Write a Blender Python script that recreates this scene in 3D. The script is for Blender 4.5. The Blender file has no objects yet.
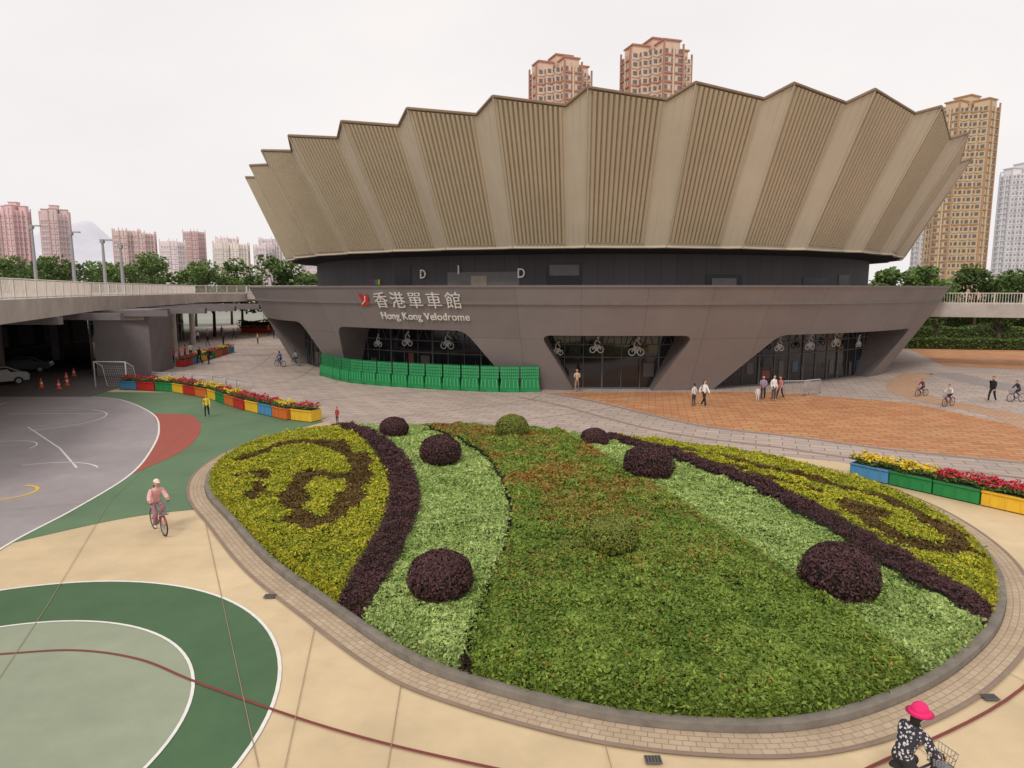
import bpy,bmesh,math,random
import numpy as np
from mathutils import Vector,Matrix,noise
from mathutils.geometry import tessellate_polygon
random.seed(7); rng=np.random.default_rng(7)
scene=bpy.context.scene
D=math.radians
# ------------------------------------------------------------------ materials
def lin(r,g,b):
    f=lambda c:(c/255/12.92) if c/255<=.04045 else ((c/255+.055)/1.055)**2.4
    return (f(r),f(g),f(b))
_m={}
def M(name,col,rough=.8,var=.12,scale=2.0,bump=0.0,bscale=40,metal=0.0,spec=.4,big=None):
    if name in _m: return _m[name]
    m=bpy.data.materials.new(name); m.use_nodes=True; nt=m.node_tree; N=nt.nodes; L=nt.links
    bs=N['Principled BSDF']; bs.inputs['Roughness'].default_value=rough; bs.inputs['Metallic'].default_value=metal
    bs.inputs['Specular IOR Level'].default_value=spec
    tc=N.new('ShaderNodeTexCoord')
    nz=N.new('ShaderNodeTexNoise'); nz.inputs['Scale'].default_value=scale; nz.inputs['Detail'].default_value=7; nz.inputs['Roughness'].default_value=.65
    L.new(tc.outputs['Object'],nz.inputs['Vector'])
    rp=N.new('ShaderNodeValToRGB'); rp.color_ramp.elements[0].position=.3; rp.color_ramp.elements[1].position=.7
    rp.color_ramp.elements[0].color=(*[c*(1-var) for c in col],1); rp.color_ramp.elements[1].color=(*[min(1,c*(1+var)) for c in col],1)
    L.new(nz.outputs['Fac'],rp.inputs['Fac']); out=rp.outputs['Color']
    if big:
        n2=N.new('ShaderNodeTexNoise'); n2.inputs['Scale'].default_value=big[0]; n2.inputs['Detail'].default_value=6; n2.inputs['Roughness'].default_value=.6
        L.new(tc.outputs['Object'],n2.inputs['Vector'])
        r2=N.new('ShaderNodeValToRGB'); r2.color_ramp.elements[0].position=.35; r2.color_ramp.elements[1].position=.65
        r2.color_ramp.elements[0].color=(big[1],)*3+(1,); r2.color_ramp.elements[1].color=(1,1,1,1)
        L.new(n2.outputs['Fac'],r2.inputs['Fac'])
        mx=N.new('ShaderNodeMix'); mx.data_type='RGBA'; mx.blend_type='MULTIPLY'; mx.inputs[0].default_value=1
        L.new(out,mx.inputs[6]); L.new(r2.outputs['Color'],mx.inputs[7]); out=mx.outputs[2]
    L.new(out,bs.inputs['Base Color'])
    if bump>0:
        n3=N.new('ShaderNodeTexNoise'); n3.inputs['Scale'].default_value=bscale; n3.inputs['Detail'].default_value=3
        L.new(tc.outputs['Object'],n3.inputs['Vector'])
        bp=N.new('ShaderNodeBump'); bp.inputs['Strength'].default_value=bump; bp.inputs['Distance'].default_value=.02
        L.new(n3.outputs['Fac'],bp.inputs['Height']); L.new(bp.outputs['Normal'],bs.inputs['Normal'])
    _m[name]=m; return m
def MB(name,c1,c2,mortar,bw,bh,ms,rough=.85,uv=False,rot=0.0,off=.5,big=(.15,.85)):
    m=bpy.data.materials.new(name); m.use_nodes=True; nt=m.node_tree; N=nt.nodes; L=nt.links
    bs=N['Principled BSDF']; bs.inputs['Roughness'].default_value=rough; bs.inputs['Specular IOR Level'].default_value=.3
    tc=N.new('ShaderNodeTexCoord'); mp=N.new('ShaderNodeMapping'); mp.inputs['Rotation'].default_value=(0,0,rot)
    L.new(tc.outputs['UV' if uv else 'Object'],mp.inputs['Vector'])
    br=N.new('ShaderNodeTexBrick'); br.inputs['Color1'].default_value=(*c1,1); br.inputs['Color2'].default_value=(*c2,1); br.inputs['Mortar'].default_value=(*mortar,1)
    br.inputs['Scale'].default_value=1; br.inputs['Brick Width'].default_value=bw; br.inputs['Row Height'].default_value=bh; br.inputs['Mortar Size'].default_value=ms; br.offset=off
    L.new(mp.outputs['Vector'],br.inputs['Vector'])
    n2=N.new('ShaderNodeTexNoise'); n2.inputs['Scale'].default_value=big[0]; n2.inputs['Detail'].default_value=8; n2.inputs['Roughness'].default_value=.7
    L.new(tc.outputs['Object'],n2.inputs['Vector'])
    r2=N.new('ShaderNodeValToRGB'); r2.color_ramp.elements[0].position=.3; r2.color_ramp.elements[1].position=.68
    r2.color_ramp.elements[0].color=(big[1],)*3+(1,); r2.color_ramp.elements[1].color=(1,1,1,1)
    L.new(n2.outputs['Fac'],r2.inputs['Fac'])
    mx=N.new('ShaderNodeMix'); mx.data_type='RGBA'; mx.blend_type='MULTIPLY'; mx.inputs[0].default_value=1
    L.new(br.outputs['Color'],mx.inputs[6]); L.new(r2.outputs['Color'],mx.inputs[7]); L.new(mx.outputs[2],bs.inputs['Base Color'])
    return m
def leafmat(name):
    m=bpy.data.materials.new(name); m.use_nodes=True; nt=m.node_tree; N=nt.nodes; L=nt.links
    bs=N['Principled BSDF']; bs.inputs['Roughness'].default_value=.55; bs.inputs['Specular IOR Level'].default_value=.3
    at=N.new('ShaderNodeAttribute'); at.attribute_name='lc'; L.new(at.outputs['Color'],bs.inputs['Base Color'])
    tr=N.new('ShaderNodeBsdfTranslucent'); L.new(at.outputs['Color'],tr.inputs['Color'])
    ms=N.new('ShaderNodeMixShader'); ms.inputs[0].default_value=.2
    L.new(bs.outputs[0],ms.inputs[1]); L.new(tr.outputs[0],ms.inputs[2]); L.new(ms.outputs[0],N['Material Output'].inputs[0])
    return m
LEAF=leafmat('leaf_foliage')
# ------------------------------------------------------------------ builders
def link(o,parent=None):
    scene.collection.objects.link(o)
    if parent is not None: o.parent=parent
    return o
def E(name,loc=(0,0,0),rz=0,s=1):
    o=bpy.data.objects.new(name,None); o.location=loc; o.rotation_euler=(0,0,rz); o.scale=(s,s,s); o.empty_display_size=.3
    return link(o)
class B:
    def __init__(s): s.v=[];s.f=[];s.m=[];s.uv=None
    def add(s,vs,fs,mi=0):
        o=len(s.v); s.v+= [tuple(p) for p in vs]
        for f in fs: s.f.append(tuple(i+o for i in f)); s.m.append(mi)
    def quad(s,a,b,c,d,mi=0): s.add([a,b,c,d],[(0,1,2,3)],mi)
    def box(s,c,sz,mi=0,rz=0,taper=1.0):
        x,y,z=[k/2 for k in sz]; ca,sa=math.cos(rz),math.sin(rz); vs=[]
        for zz,t in((-z,1),(z,taper)):
            for xx,yy in((-x,-y),(x,-y),(x,y),(-x,y)):
                xx*=t;yy*=t
                vs.append((c[0]+xx*ca-yy*sa,c[1]+xx*sa+yy*ca,c[2]+zz))
        s.add(vs,[(3,2,1,0),(4,5,6,7),(0,1,5,4),(1,2,6,5),(2,3,7,6),(3,0,4,7)],mi)
    def tube(s,pts,r,mi=0,n=6,closed=False):
        pts=[Vector(p) for p in pts]
        if not hasattr(r,'__len__'): r=[r]*len(pts)
        o=len(s.v); k=len(pts); prev=None
        for i,p in enumerate(pts):
            if closed: d=pts[(i+1)%k]-pts[i-1]
            else: d=pts[min(i+1,k-1)]-pts[max(i-1,0)]
            d.normalize()
            a=prev if prev else (Vector((0,0,1)) if abs(d.z)<.9 else Vector((1,0,0)))
            a=(a-d*a.dot(d))
            if a.length<1e-5: a=Vector((1,0,0))-d*d.x
            a.normalize(); b=d.cross(a); prev=a
            for j in range(n):
                t=2*math.pi*j/n; s.v.append(tuple(p+(a*math.cos(t)+b*math.sin(t))*r[i]))
        for i in range(k if closed else k-1):
            i2=(i+1)%k
            for j in range(n):
                j2=(j+1)%n; s.f.append((o+i*n+j,o+i*n+j2,o+i2*n+j2,o+i2*n+j)); s.m.append(mi)
        if not closed:
            s.f.append(tuple(o+j for j in range(n))[::-1]); s.m.append(mi)
            s.f.append(tuple(o+(k-1)*n+j for j in range(n))); s.m.append(mi)
    def ell(s,c,r,mi=0,nu=12,nv=8,fn=None):
        vs=[];fs=[]
        for i in range(nv+1):
            a=math.pi*i/nv
            for j in range(nu):
                b=2*math.pi*j/nu; p=[math.sin(a)*math.cos(b),math.sin(a)*math.sin(b),math.cos(a)]
                if fn: p=fn(p)
                vs.append((c[0]+p[0]*r[0],c[1]+p[1]*r[1],c[2]+p[2]*r[2]))
        for i in range(nv):
            for j in range(nu):
                j2=(j+1)%nu; fs.append((i*nu+j,(i+1)*nu+j,(i+1)*nu+j2,i*nu+j2))
        s.add(vs,fs,mi)
    def prism(s,poly,z0,z1,mi=0,mtop=None):
        n=len(poly); vs=[(p[0],p[1],z0) for p in poly]+[(p[0],p[1],z1) for p in poly]
        s.add(vs,[(i,(i+1)%n,(i+1)%n+n,i+n) for i in range(n)],mi)
        tris=tessellate_polygon([[Vector((p[0],p[1],0)) for p in poly]])
        s.add([(p[0],p[1],z1) for p in poly],[tuple(t) for t in tris],mi if mtop is None else mtop)
        s.add([(p[0],p[1],z0) for p in poly],[tuple(t)[::-1] for t in tris],mi)
    def obj(s,name,mats,parent=None,smooth=False,bevel=0):
        me=bpy.data.meshes.new(name); me.from_pydata(s.v,[],s.f)
        if not isinstance(mats,(list,tuple)): mats=[mats]
        for m in mats: me.materials.append(m)
        me.polygons.foreach_set('material_index',s.m)
        if smooth: me.polygons.foreach_set('use_smooth',[True]*len(s.f))
        me.update(); o=bpy.data.objects.new(name,me); link(o,parent)
        if bevel:
            md=o.modifiers.new('b','BEVEL'); md.width=bevel; md.segments=2; md.limit_method='ANGLE'
        return o
def sheet(name,poly,z,mat,parent=None):
    tris=tessellate_polygon([[Vector((p[0],p[1],0)) for p in poly]])
    me=bpy.data.meshes.new(name); fs=[]
    for t in tris:
        a,b,c=[Vector(poly[i]).to_2d() for i in t]
        cr=(b-a).x*(c-a).y-(b-a).y*(c-a).x
        fs.append(tuple(t) if cr>0 else tuple(t)[::-1])
    me.from_pydata([(p[0],p[1],z) for p in poly],[],fs); me.materials.append(mat)
    return link(bpy.data.objects.new(name,me),parent)
def cat(pts,closed=False,n=8):
    out=[];k=len(pts); P=[Vector((p[0],p[1])) for p in pts]
    rg=range(k) if closed else range(k-1)
    for i in rg:
        if closed: a,b,c,d=P[i-1],P[i],P[(i+1)%k],P[(i+2)%k]
        else: a,b,c,d=P[max(i-1,0)],P[i],P[i+1],P[min(i+2,k-1)]
        for j in range(n):
            t=j/n; out.append(.5*((2*b)+(c-a)*t+(2*a-5*b+4*c-d)*t*t+(3*b-a-3*c+d)*t**3))
    if not closed: out.append(P[-1])
    return [(p.x,p.y) for p in out]
def normals(path,closed):
    k=len(path); r=[]
    for i in range(k):
        a=path[i-1] if (closed or i>0) else path[i]; b=path[(i+1)%k] if (closed or i<k-1) else path[i]
        d=Vector((b[0]-a[0],b[1]-a[1])).normalized(); r.append((-d.y,d.x))
    return r
def offset(path,o,closed=True):
    return [(p[0]+n[0]*o,p[1]+n[1]*o) for p,n in zip(path,normals(path,closed))]
def ribbon(name,path,w,z,mat,closed=False,parent=None):
    a=offset(path,w/2,closed); b=offset(path,-w/2,closed); k=len(path)
    vs=[(p[0],p[1],z) for p in a]+[(p[0],p[1],z) for p in b]
    fs=[(i+k,(i+1)%k+k,(i+1)%k,i) for i in range(k if closed else k-1)]
    me=bpy.data.meshes.new(name); me.from_pydata(vs,[],fs); me.materials.append(mat)
    ul=me.uv_layers.new(name='UVMap'); s=0; S=[0]
    for i in range(k): s+=math.dist(path[i],path[(i+1)%k]); S.append(s)
    uv=[]
    for i in range(k if closed else k-1): uv+=[(S[i],0),(S[i+1],0),(S[i+1],w),(S[i],w)]
    ul.data.foreach_set('uv',np.array(uv,dtype=np.float32).ravel())
    return link(bpy.data.objects.new(name,me),parent)
def ribs(b,path,w,z,mi,closed=False):
    a=offset(path,w/2,closed); c=offset(path,-w/2,closed); k=len(path)
    b.add([(p[0],p[1],z) for p in a]+[(p[0],p[1],z) for p in c],[(i+k,(i+1)%k+k,(i+1)%k,i) for i in range(k if closed else k-1)],mi)
def circ(c,r,a0=0,a1=360,n=96):
    return [(c[0]+r*math.cos(D(a0+(a1-a0)*i/n)),c[1]+r*math.sin(D(a0+(a1-a0)*i/n))) for i in range(n+(0 if a1-a0==360 else 1))]
def leaves(name,P,size,cols,parent=None,upb=1.0,mat=None,asp=.5,nrm=None):
    n=len(P); r=rng.normal(size=(n,3))
    base=np.array([0,0,1.0]) if nrm is None else nrm
    nn=r*.6+base*upb; nn/=np.linalg.norm(nn,axis=1,keepdims=True)
    a=np.cross(nn,rng.normal(size=(n,3))); a/=np.linalg.norm(a,axis=1,keepdims=True); b=np.cross(nn,a)
    s=(size*rng.uniform(.65,1.3,n))[:,None]
    V=np.stack([P-a*s*.5,P+b*s*.5*asp-nn*s*.08,P+a*s*.5,P-b*s*.5*asp-nn*s*.08],1).reshape(-1,3)
    me=bpy.data.meshes.new(name); me.vertices.add(4*n); me.vertices.foreach_set('co',V.ravel())
    me.loops.add(4*n); me.loops.foreach_set('vertex_index',np.arange(4*n,dtype=np.int32))
    me.polygons.add(n); me.polygons.foreach_set('loop_start',np.arange(0,4*n,4,dtype=np.int32)); 
    try: me.polygons.foreach_set('loop_total',np.full(n,4,dtype=np.int32))
    except Exception: pass
    me.update(calc_edges=True)
    at=me.attributes.new('lc','FLOAT_COLOR','POINT'); c4=np.ones((n,4)); c4[:,:3]=cols
    at.data.foreach_set('color',np.repeat(c4,4,0).ravel())
    me.materials.append(mat or LEAF); o=bpy.data.objects.new(name,me); return link(o,parent)
white=M('white_paint',(.75,.75,.73),.6,.06)
dark=M('dark_metal',(.03,.03,.032),.5)
grey=M('grey_metal',(.25,.25,.26),.45,metal=.3)
# ------------------------------------------------------------------ camera / light
cam=bpy.data.cameras.new('camera'); co=bpy.data.objects.new('camera',cam); link(co); cam.lens=24; cam.sensor_width=36; cam.clip_end=9000
co.location=(0,0,7.3); co.rotation_euler=(D(90-7.84),0,0); scene.camera=co
w=bpy.data.worlds.new('World'); scene.world=w; w.use_nodes=True; nt=w.node_tree; N=nt.nodes; L=nt.links
bg=N['Background']; sky=N.new('ShaderNodeTexSky'); sky.sky_type='NISHITA'; sky.sun_disc=False; sky.sun_elevation=D(50); sky.sun_rotation=D(215)
tc=N.new('ShaderNodeTexCoord'); mp=N.new('ShaderNodeMapping'); mp.inputs['Scale'].default_value=(1,1,2.5); L.new(tc.outputs['Generated'],mp.inputs['Vector'])
nz=N.new('ShaderNodeTexNoise'); nz.inputs['Scale'].default_value=1.6; nz.inputs['Detail'].default_value=5; L.new(mp.outputs[0],nz.inputs['Vector'])
rp=N.new('ShaderNodeValToRGB'); rp.color_ramp.elements[0].position=.3; rp.color_ramp.elements[0].color=(.86,.83,.845,1); rp.color_ramp.elements[1].position=.7; rp.color_ramp.elements[1].color=(1.0,.95,.925,1)
L.new(nz.outputs['Fac'],rp.inputs['Fac'])
sc=N.new('ShaderNodeVectorMath'); sc.operation='SCALE'; sc.inputs['Scale'].default_value=10; L.new(rp.outputs['Color'],sc.inputs[0])
mx=N.new('ShaderNodeMix'); mx.data_type='RGBA'; mx.inputs[0].default_value=.95; L.new(sky.outputs[0],mx.inputs[6]); L.new(sc.outputs[0],mx.inputs[7])
L.new(mx.outputs[2],bg.inputs['Color']); bg.inputs['Strength'].default_value=.1
sun=bpy.data.lights.new('sun','SUN'); so=bpy.data.objects.new('sun',sun); link(so); sun.energy=1.5; sun.angle=D(14); sun.color=(1,.94,.85)
az=D(200); el=D(46); sky.sun_elevation=el; sky.sun_rotation=az; so.rotation_euler=Vector((math.sin(az)*math.cos(el),math.cos(az)*math.cos(el),math.sin(el))).to_track_quat('Z','Y').to_euler()
scene.view_settings.view_transform='Standard'; scene.view_settings.look='None'; scene.view_settings.exposure=0
# ------------------------------------------------------------------ ground
sheet('ground',[(-4000,-200),(4000,-200),(4000,5000),(-4000,5000)],-.02,M('far_ground',(.26,.26,.22),.9,.2,.02))
beige=M('beige_acrylic_paving',(.68,.525,.32),.75,.07,1.2,.05,60,big=(.22,.78))
sheet('beige_pavement',[(-60,-5),(60,-5),(60,60),(-60,60)],0,beige)
plaza=MB('plaza_pavers',lin(194,176,164),lin(176,160,150),lin(134,120,112),1.2,.6,.025,rot=.35,big=(.12,.80))
sheet('plaza_paving',[(-60,200),(-60,50),(-28,50),(-20,46),(-12,38),(-6,35),(6,33),(14,28.5),(17.5,24),(40,14),(100,14),(160,60),(160,200)],.004,plaza)
orange=MB('orange_brick_paving',lin(190,128,86),lin(206,154,108),lin(150,112,86),.9,.45,.035,rot=.2,big=(.2,.78))
ob=cat([(3.0,48.3),(5.8,44.6),(10.2,37),(14.4,33.8),(17.8,31.0),(24,27.5),(34,22)])
sheet('orange_brick_plaza',ob+[(45,22),(27.5,36),(26,44),(22,46.5),(19.5,48.6),(12,48.9),(8,48.6)],.008,orange)
sheet('orange_brick_plaza',[(42,66),(52,60),(90,50),(110,60),(80,80),(50,86)],.008,orange)
orr=M('brown_stripe',lin(150,125,112),.8)
ribbon('paving_stripe',offset(ob,-.35,False),.35,.012,orr)
ribbon('paving_stripe',offset(ob,-3.2,False),.25,.012,orr)
ribbon('paving_band',cat([(28,35),(29,40),(28,46),(30,52),(36,60)]),2.2,.012,MB('tan_pavers',lin(200,165,135),lin(190,150,120),lin(150,120,100),.4,.2,.02))
ribbon('paving_band',cat([(60,30),(45,38),(38,48),(38,60)]),3,.012,MB('grey_pavers',lin(170,160,155),lin(160,150,145),lin(130,120,118),.4,.2,.02))
jm=M('paving_joint',lin(145,130,122),.9)
jb=B()
for p in ([(-14,44),(-9,48),(-2,50),(6,48.5)],[(-21,50),(-14,54),(-20,62)],[(-30,52),(-24,60),(-28,80)],[(-24,48),(-18,56),(-22,80)],[(-36,75),(-28,90),(-30,110)],[(-8,38),(0,44),(2,47)],[(0,37.6),(6,42),(9,47)]):
    ribs(jb,cat(p),.12,.009,0)
jb.obj('paving_joints',jm)
green=M('green_acrylic_court',lin(98,126,92),.75,.07,1.5,.04,60,big=(.25,.82))
greend=M('dark_green_acrylic',lin(74,104,70),.75,.07,1.5,.04,60,big=(.25,.82))
greenl=M('pale_green_acrylic',lin(150,158,134),.75,.06,1.5,.04,60,big=(.25,.85))
court=M('grey_acrylic_court',lin(160,151,152),.75,.06,1.5,.04,60,big=(.25,.82))
redm=M('red_acrylic',lin(160,80,66),.75,.08,1.5)
linew=M('white_line_paint',lin(225,222,215),.7,.08,6)
gb=[(-30,48.8),(-23.5,48.5),(-17,44),(-12.5,40.5),(-10.5,37.5),(-12,34),(-12.5,28),(-11.6,25),(-10.1,22.3)]
sheet('green_court',gb+cat([(-10.1,22.3),(-12.4,21.3),(-14.6,19.0),(-16,17)])[1:]+[(-28,30),(-38,46)],.008,green)
arc=cat([(-14.2,16.6),(-14.6,19.2),(-14.7,22.2),(-15.2,26.4),(-16.6,30.7),(-18.6,35.3),(-21.4,40),(-26,45),(-29,46.5)])
sheet('grey_court',arc+[(-60,46.5),(-60,10),(-14.5,10),(-14,14)],.012,court)
arc2=cat([(-15.2,26.4),(-15.1,30.7),(-16.4,35.3),(-18.8,39.4),(-21.4,40)])
a1=cat([(-21.4,40),(-18.6,35.3),(-16.6,30.7),(-15.2,26.4)])
sheet('red_court_arc',arc2+a1[1:-1],.016,redm)
lb=B()
ribs(lb,arc,.09,.020,0)
ribs(lb,circ((-10.1,10.5),5.9),.07,.020,0,True); ribs(lb,circ((-9.7,10.2),4.1),.06,.024,0,True)
for p in ([(-26,36),(-21,31)],[(-21,31),(-18,27.5)],[(-30,33),(-24,27)],[(-19.5,24),(-17,21.5)],[(-24,40),(-30,40)],[(-33,44),(-31,36)]): ribs(lb,[p[0],p[1]],.08,.020,0)
ribs(lb,circ((-24,31),1.6,0,300),.07,.020,0); ribs(lb,circ((-19,26),2.4,40,130),.07,.020,0); ribs(lb,circ((-22,23),3.0,-40,60),.07,.020,0)
ribs(lb,circ((-27,38),3.5,-60,70),.08,.020,0)
lb.obj('white_court_markings',linew)
ribbon('yellow_court_arc',circ((-18.3,24.0),.9,-90,90,24),.12,.022,M('yellow_paint',lin(220,180,70),.7))
sheet('green_circle_court',circ((-10.1,10.5),5.9),.012,greend)
sheet('pale_green_circle',circ((-9.7,10.2),4.1),.016,greenl)
rl=M('dark_red_line_paint',lin(122,58,52),.7,.1,5)
ribbon('red_track_line',cat([(-16,12.2),(-12.5,12.6),(-10.35,12.9),(-8.9,13.05),(-7.4,12.7),(-5.8,11.85),(-3.05,10.55),(-.65,9.7),(2,9.0),(4.2,9.0),(5.5,9.6),(9.4,11.7),(14,15.5),(19,18.5)]),.06,.028,rl)
sb=B(); 
for p in ([(-17.5,36.5),(-14.0,23),(-10.8,15),(-8.2,8)],[(-9.6,20.6),(-3.9,9.6)],[(-4.35,14.3),(-3.2,8)],[(-2.1,12.3),(-1.8,8)],[(1.5,10.2),(1.6,8)],[(6.4,10.6),(7,8)],[(9.4,12.6),(11,8)],[(-12,24),(-20,20.6)]):
    ribs(sb,[q for q in p],.014,.0305,0)
sb.obj('pavement_joints',M('joint_dark',lin(150,130,106),.9))
# ------------------------------------------------------------------ flower bed
bedpts=[(-12.0,26.2),(-10.9,23.6),(-9.1,21.0),(-6.6,17.5),(-4.2,14.8),(-2.2,12.7),(-.7,11.7),(1.4,10.8),(3.2,10.45),(4.9,10.5),(6.7,11.15),(8.7,12.35),(10.8,14.2),(12.5,16.6),(13.5,19.3),(13.8,22.4),(13.1,25.3),(10.9,28.6),(8,31),(4.5,32.8),(0,34.3),(-4.5,35.2),(-8.5,35.2),(-11.0,33.7),(-12.2,31.2),(-12.4,28.8)]
bed=cat(bedpts,True,8)
area=sum(bed[i-1][0]*bed[i][1]-bed[i][0]*bed[i-1][1] for i in range(len(bed)))
ccw=area>0; sgn=1 if ccw else -1
FB=E('flower_bed')
bo=bed; bi=offset(bed,sgn*.2); b3=offset(bed,sgn*.32)
cb=B(); k=len(bed)
for i in range(k):
    j=(i+1)%k
    cb.quad((*bo[i],0),(*bo[j],0),(*bed[j],.17),(*bed[i],.17)); cb.quad((*bo[i],.17),(*bo[j],.17),(*bi[j],.17),(*bi[i],.17)); cb.quad((*bi[i],.17),(*bi[j],.17),(*bi[j],0),(*bi[i],0))
cb.obj('kerb',M('kerb_concrete',lin(128,120,110),.85,.25,2.5),FB)
ribbon('brick_ring_path',offset(bed,-sgn*.27),.52,.032,MB('ring_pavers',lin(192,172,146),lin(182,160,134),lin(146,126,106),.22,.13,.008,uv=True,big=(.8,.8)),True)
ribbon('dark_ring_edge',offset(bed,-sgn*.58),.09,.034,M('ring_edge',lin(140,120,104),.85),True)
dr_=B()
for x,y in ((2.2,9.75),(-5.8,15.5),(8.6,11.4)):
    dr_.box((x,y,.045),(.26,.18,.02),0)
    for k_ in range(5): dr_.box((x-.1+k_*.05,y,.058),(.02,.14,.006),1)
dr_.obj('drain_gratings',[M('grate_iron',(.12,.11,.10),.6),dark])
BP=np.array(bed); BQ=np.roll(BP,-1,0)
def inside(x,y):
    r=np.zeros(x.shape,bool)
    for (x0,y0),(x1,y1) in zip(BP,BQ):
        c=((y0>y)!=(y1>y)); 
        r^=c&(x<(x1-x0)*(y-y0)/((y1-y0) if abs(y1-y0)>1e-12 else 1e-12)+x0)
    return r
def pld(x,y,pts,closed=False):
    d=np.full(x.shape,1e9); P=list(pts); 
    if closed:P=P+[P[0]]
    for a,b in zip(P[:-1],P[1:]):
        ax,ay=a; dx,dy=b[0]-ax,b[1]-ay; t=np.clip(((x-ax)*dx+(y-ay)*dy)/(dx*dx+dy*dy+1e-12),0,1)
        d=np.minimum(d,np.hypot(x-ax-t*dx,y-ay-t*dy))
    return d
gsx=np.arange(-13.6,15,.12); gsy=np.arange(9.6,36.4,.12); QX,QY=np.meshgrid(gsx,gsy)
DG=pld(QX.ravel(),QY.ravel(),bed,True); DG=np.where(inside(QX.ravel(),QY.ravel()),DG,-DG).reshape(QX.shape)
def sample(G,x,y):
    fx=np.clip((x-gsx[0])/.12,0,len(gsx)-1.001); fy=np.clip((y-gsy[0])/.12,0,len(gsy)-1.001); i=fx.astype(int); j=fy.astype(int); a=fx-i; c=fy-j
    return G[j,i]*(1-a)*(1-c)+G[j,i+1]*a*(1-c)+G[j+1,i]*(1-a)*c+G[j+1,i+1]*a*c
def sd(x,y): return sample(DG,x,y)
def fn_(pts):
    p=sorted((b,a) for a,b in cat(pts)); Y=[q[0] for q in p]; X=[q[1] for q in p]
    return lambda y:np.interp(y,Y,X)
fl=fn_([(-3.8,12),(-3.75,13.9),(-3.6,14.4),(-3.4,16.3),(-3.3,19.7),(-3.8,23),(-5.1,27.1),(-6.6,30.5),(-8.3,33.5),(-9.5,36)])
l2=fn_([(-1,10),(-.9,11.7),(-.8,13.1),(-.5,15.2),(-.05,18.4),(-.3,22.4),(-1.3,27),(-2.6,30.2),(-3.9,33),(-5,36)])
l3=fn_([(8,10),(7.7,11.8),(7.3,12.7),(6.65,15),(5.7,17.9),(4.4,22.4),(3.5,26.5),(2.6,31),(2,35)])
fr=fn_([(10.8,12.5),(10.5,13.8),(10.1,14.7),(9.6,16.5),(9.1,19.4),(8.0,23.2),(6.3,27.6),(4.6,31.5),(3.6,34)])
spL=cat([(-11.0,27.2),(-9.7,29.6),(-7.3,28.2),(-5.6,24.6),(-5.1,20.6),(-5.9,19.4),(-7.0,21.3),(-7.4,24.0),(-6.5,23.9)],n=4)
spR=cat([(6.6,28.6),(8.4,27.0),(10.2,24.6),(12.0,22.2),(12.5,19.6),(12.0,17.7),(11.1,17.6),(10.5,18.8),(10.6,20.8),(11.4,20.2)],n=4)
sp3=cat([(-10.4,24.5),(-9.2,24.5),(-8.6,22.2)],n=4); sp4=cat([(7.9,25.2),(9.2,23.6),(10.0,22.0)],n=4)
SG={}
for nm,s_ in (('L',spL),('R',spR),('3',sp3),('4',sp4)): SG[nm]=pld(QX.ravel(),QY.ravel(),s_).reshape(QX.shape)
def region(x,y):
    r=np.full(x.shape,2); a=fl(y); b=l2(y); c=l3(y); d=fr(y)
    sl=np.abs(fl(y+.3)-fl(y-.3))/.6; wl=.44*np.sqrt(1+sl**2); s2=np.abs(fr(y+.3)-fr(y-.3))/.6; wr=.46*np.sqrt(1+s2**2)
    r[x<a-wl]=0; r[np.abs(x-a)<=wl]=1; r[(x>b)&(x<c)]=3; r[np.abs(x-b)<.1]=5
    r[np.abs(x-d)<=wr]=1; r[x>d+wr]=0
    wob=.34+.14*np.sin(x*3.1)+.12*np.sin(y*2.7+x)+.08*np.sin(x*7+y*6)
    pt=(sample(SG['L'],x,y)<wob+.15)|(sample(SG['R'],x,y)<wob+.08)|(sample(SG['3'],x,y)<wob-.02)|(sample(SG['4'],x,y)<wob-.02)
    r[(r==0)&pt]=4
    return r
hofs=np.array([0,.08,-.08,.08,-.06,-.3])
NG=np.array([[noise.fractal(Vector((x*.55,y*.55,1.5)),1.0,2.0,4)+.5*noise.noise(Vector((x*1.9,y*1.9,7))) for x in gsx[::2]] for y in gsy[::2]])
CG=np.zeros(QX.shape)  # clump relief: rounded individual plants
for j in range(0,QX.shape[0]):
    for i in range(0,QX.shape[1]):
        if DG[j,i]>-.3:
            dd_=noise.voronoi(Vector((QX[j,i]*1.55,QY[j,i]*1.55,0)))[0]; CG[j,i]=max(0,1-dd_[0]*1.5)
def fnz(x,y):
    i=np.clip(((x-gsx[0])/.24).astype(int),0,NG.shape[1]-1); j=np.clip(((y-gsy[0])/.24).astype(int),0,NG.shape[0]-1); return NG[j,i]
def bedh(x,y,r=None):
    d=np.maximum(sd(x,y)-.22,0)
    if r is None: r=region(x,y)
    return .15+.26*np.clip(d/.4,0,1)**.5+.75*(1-np.exp(-d/6.5))+hofs[r]*np.clip(d/.5,0,1)+.17*(sample(CG,x,y)-.35)*np.clip(d/.5+.3,0,1)+.07*fnz(x,y)
step=.16
gx=np.arange(-13.2,14.3,step); gy=np.arange(10,35.8,step); GX,GY=np.meshgrid(gx,gy)
GD=sd(GX.ravel(),GY.ravel()).reshape(GX.shape); GH=bedh(GX.ravel(),GY.ravel()).reshape(GX.shape)-.08
ny,nx=GX.shape; V=np.stack([GX,GY,np.where(GD>.3,GH,.05)],-1).reshape(-1,3)
F=[(i*nx+j,i*nx+j+1,(i+1)*nx+j+1,(i+1)*nx+j) for i in range(ny-1) for j in range(nx-1) if min(GD[i,j],GD[i,j+1],GD[i+1,j],GD[i+1,j+1])>.05]
me=bpy.data.meshes.new('hedge_understory'); me.from_pydata(V.tolist(),[],F); me.materials.append(M('understory',(.03,.04,.015),.95,.4,8)); link(bpy.data.objects.new('hedge_understory',me),FB)
n=920000; X=rng.uniform(-13.2,14.2,n); Y=10+25.8*rng.uniform(0,1,n)**1.4
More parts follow.
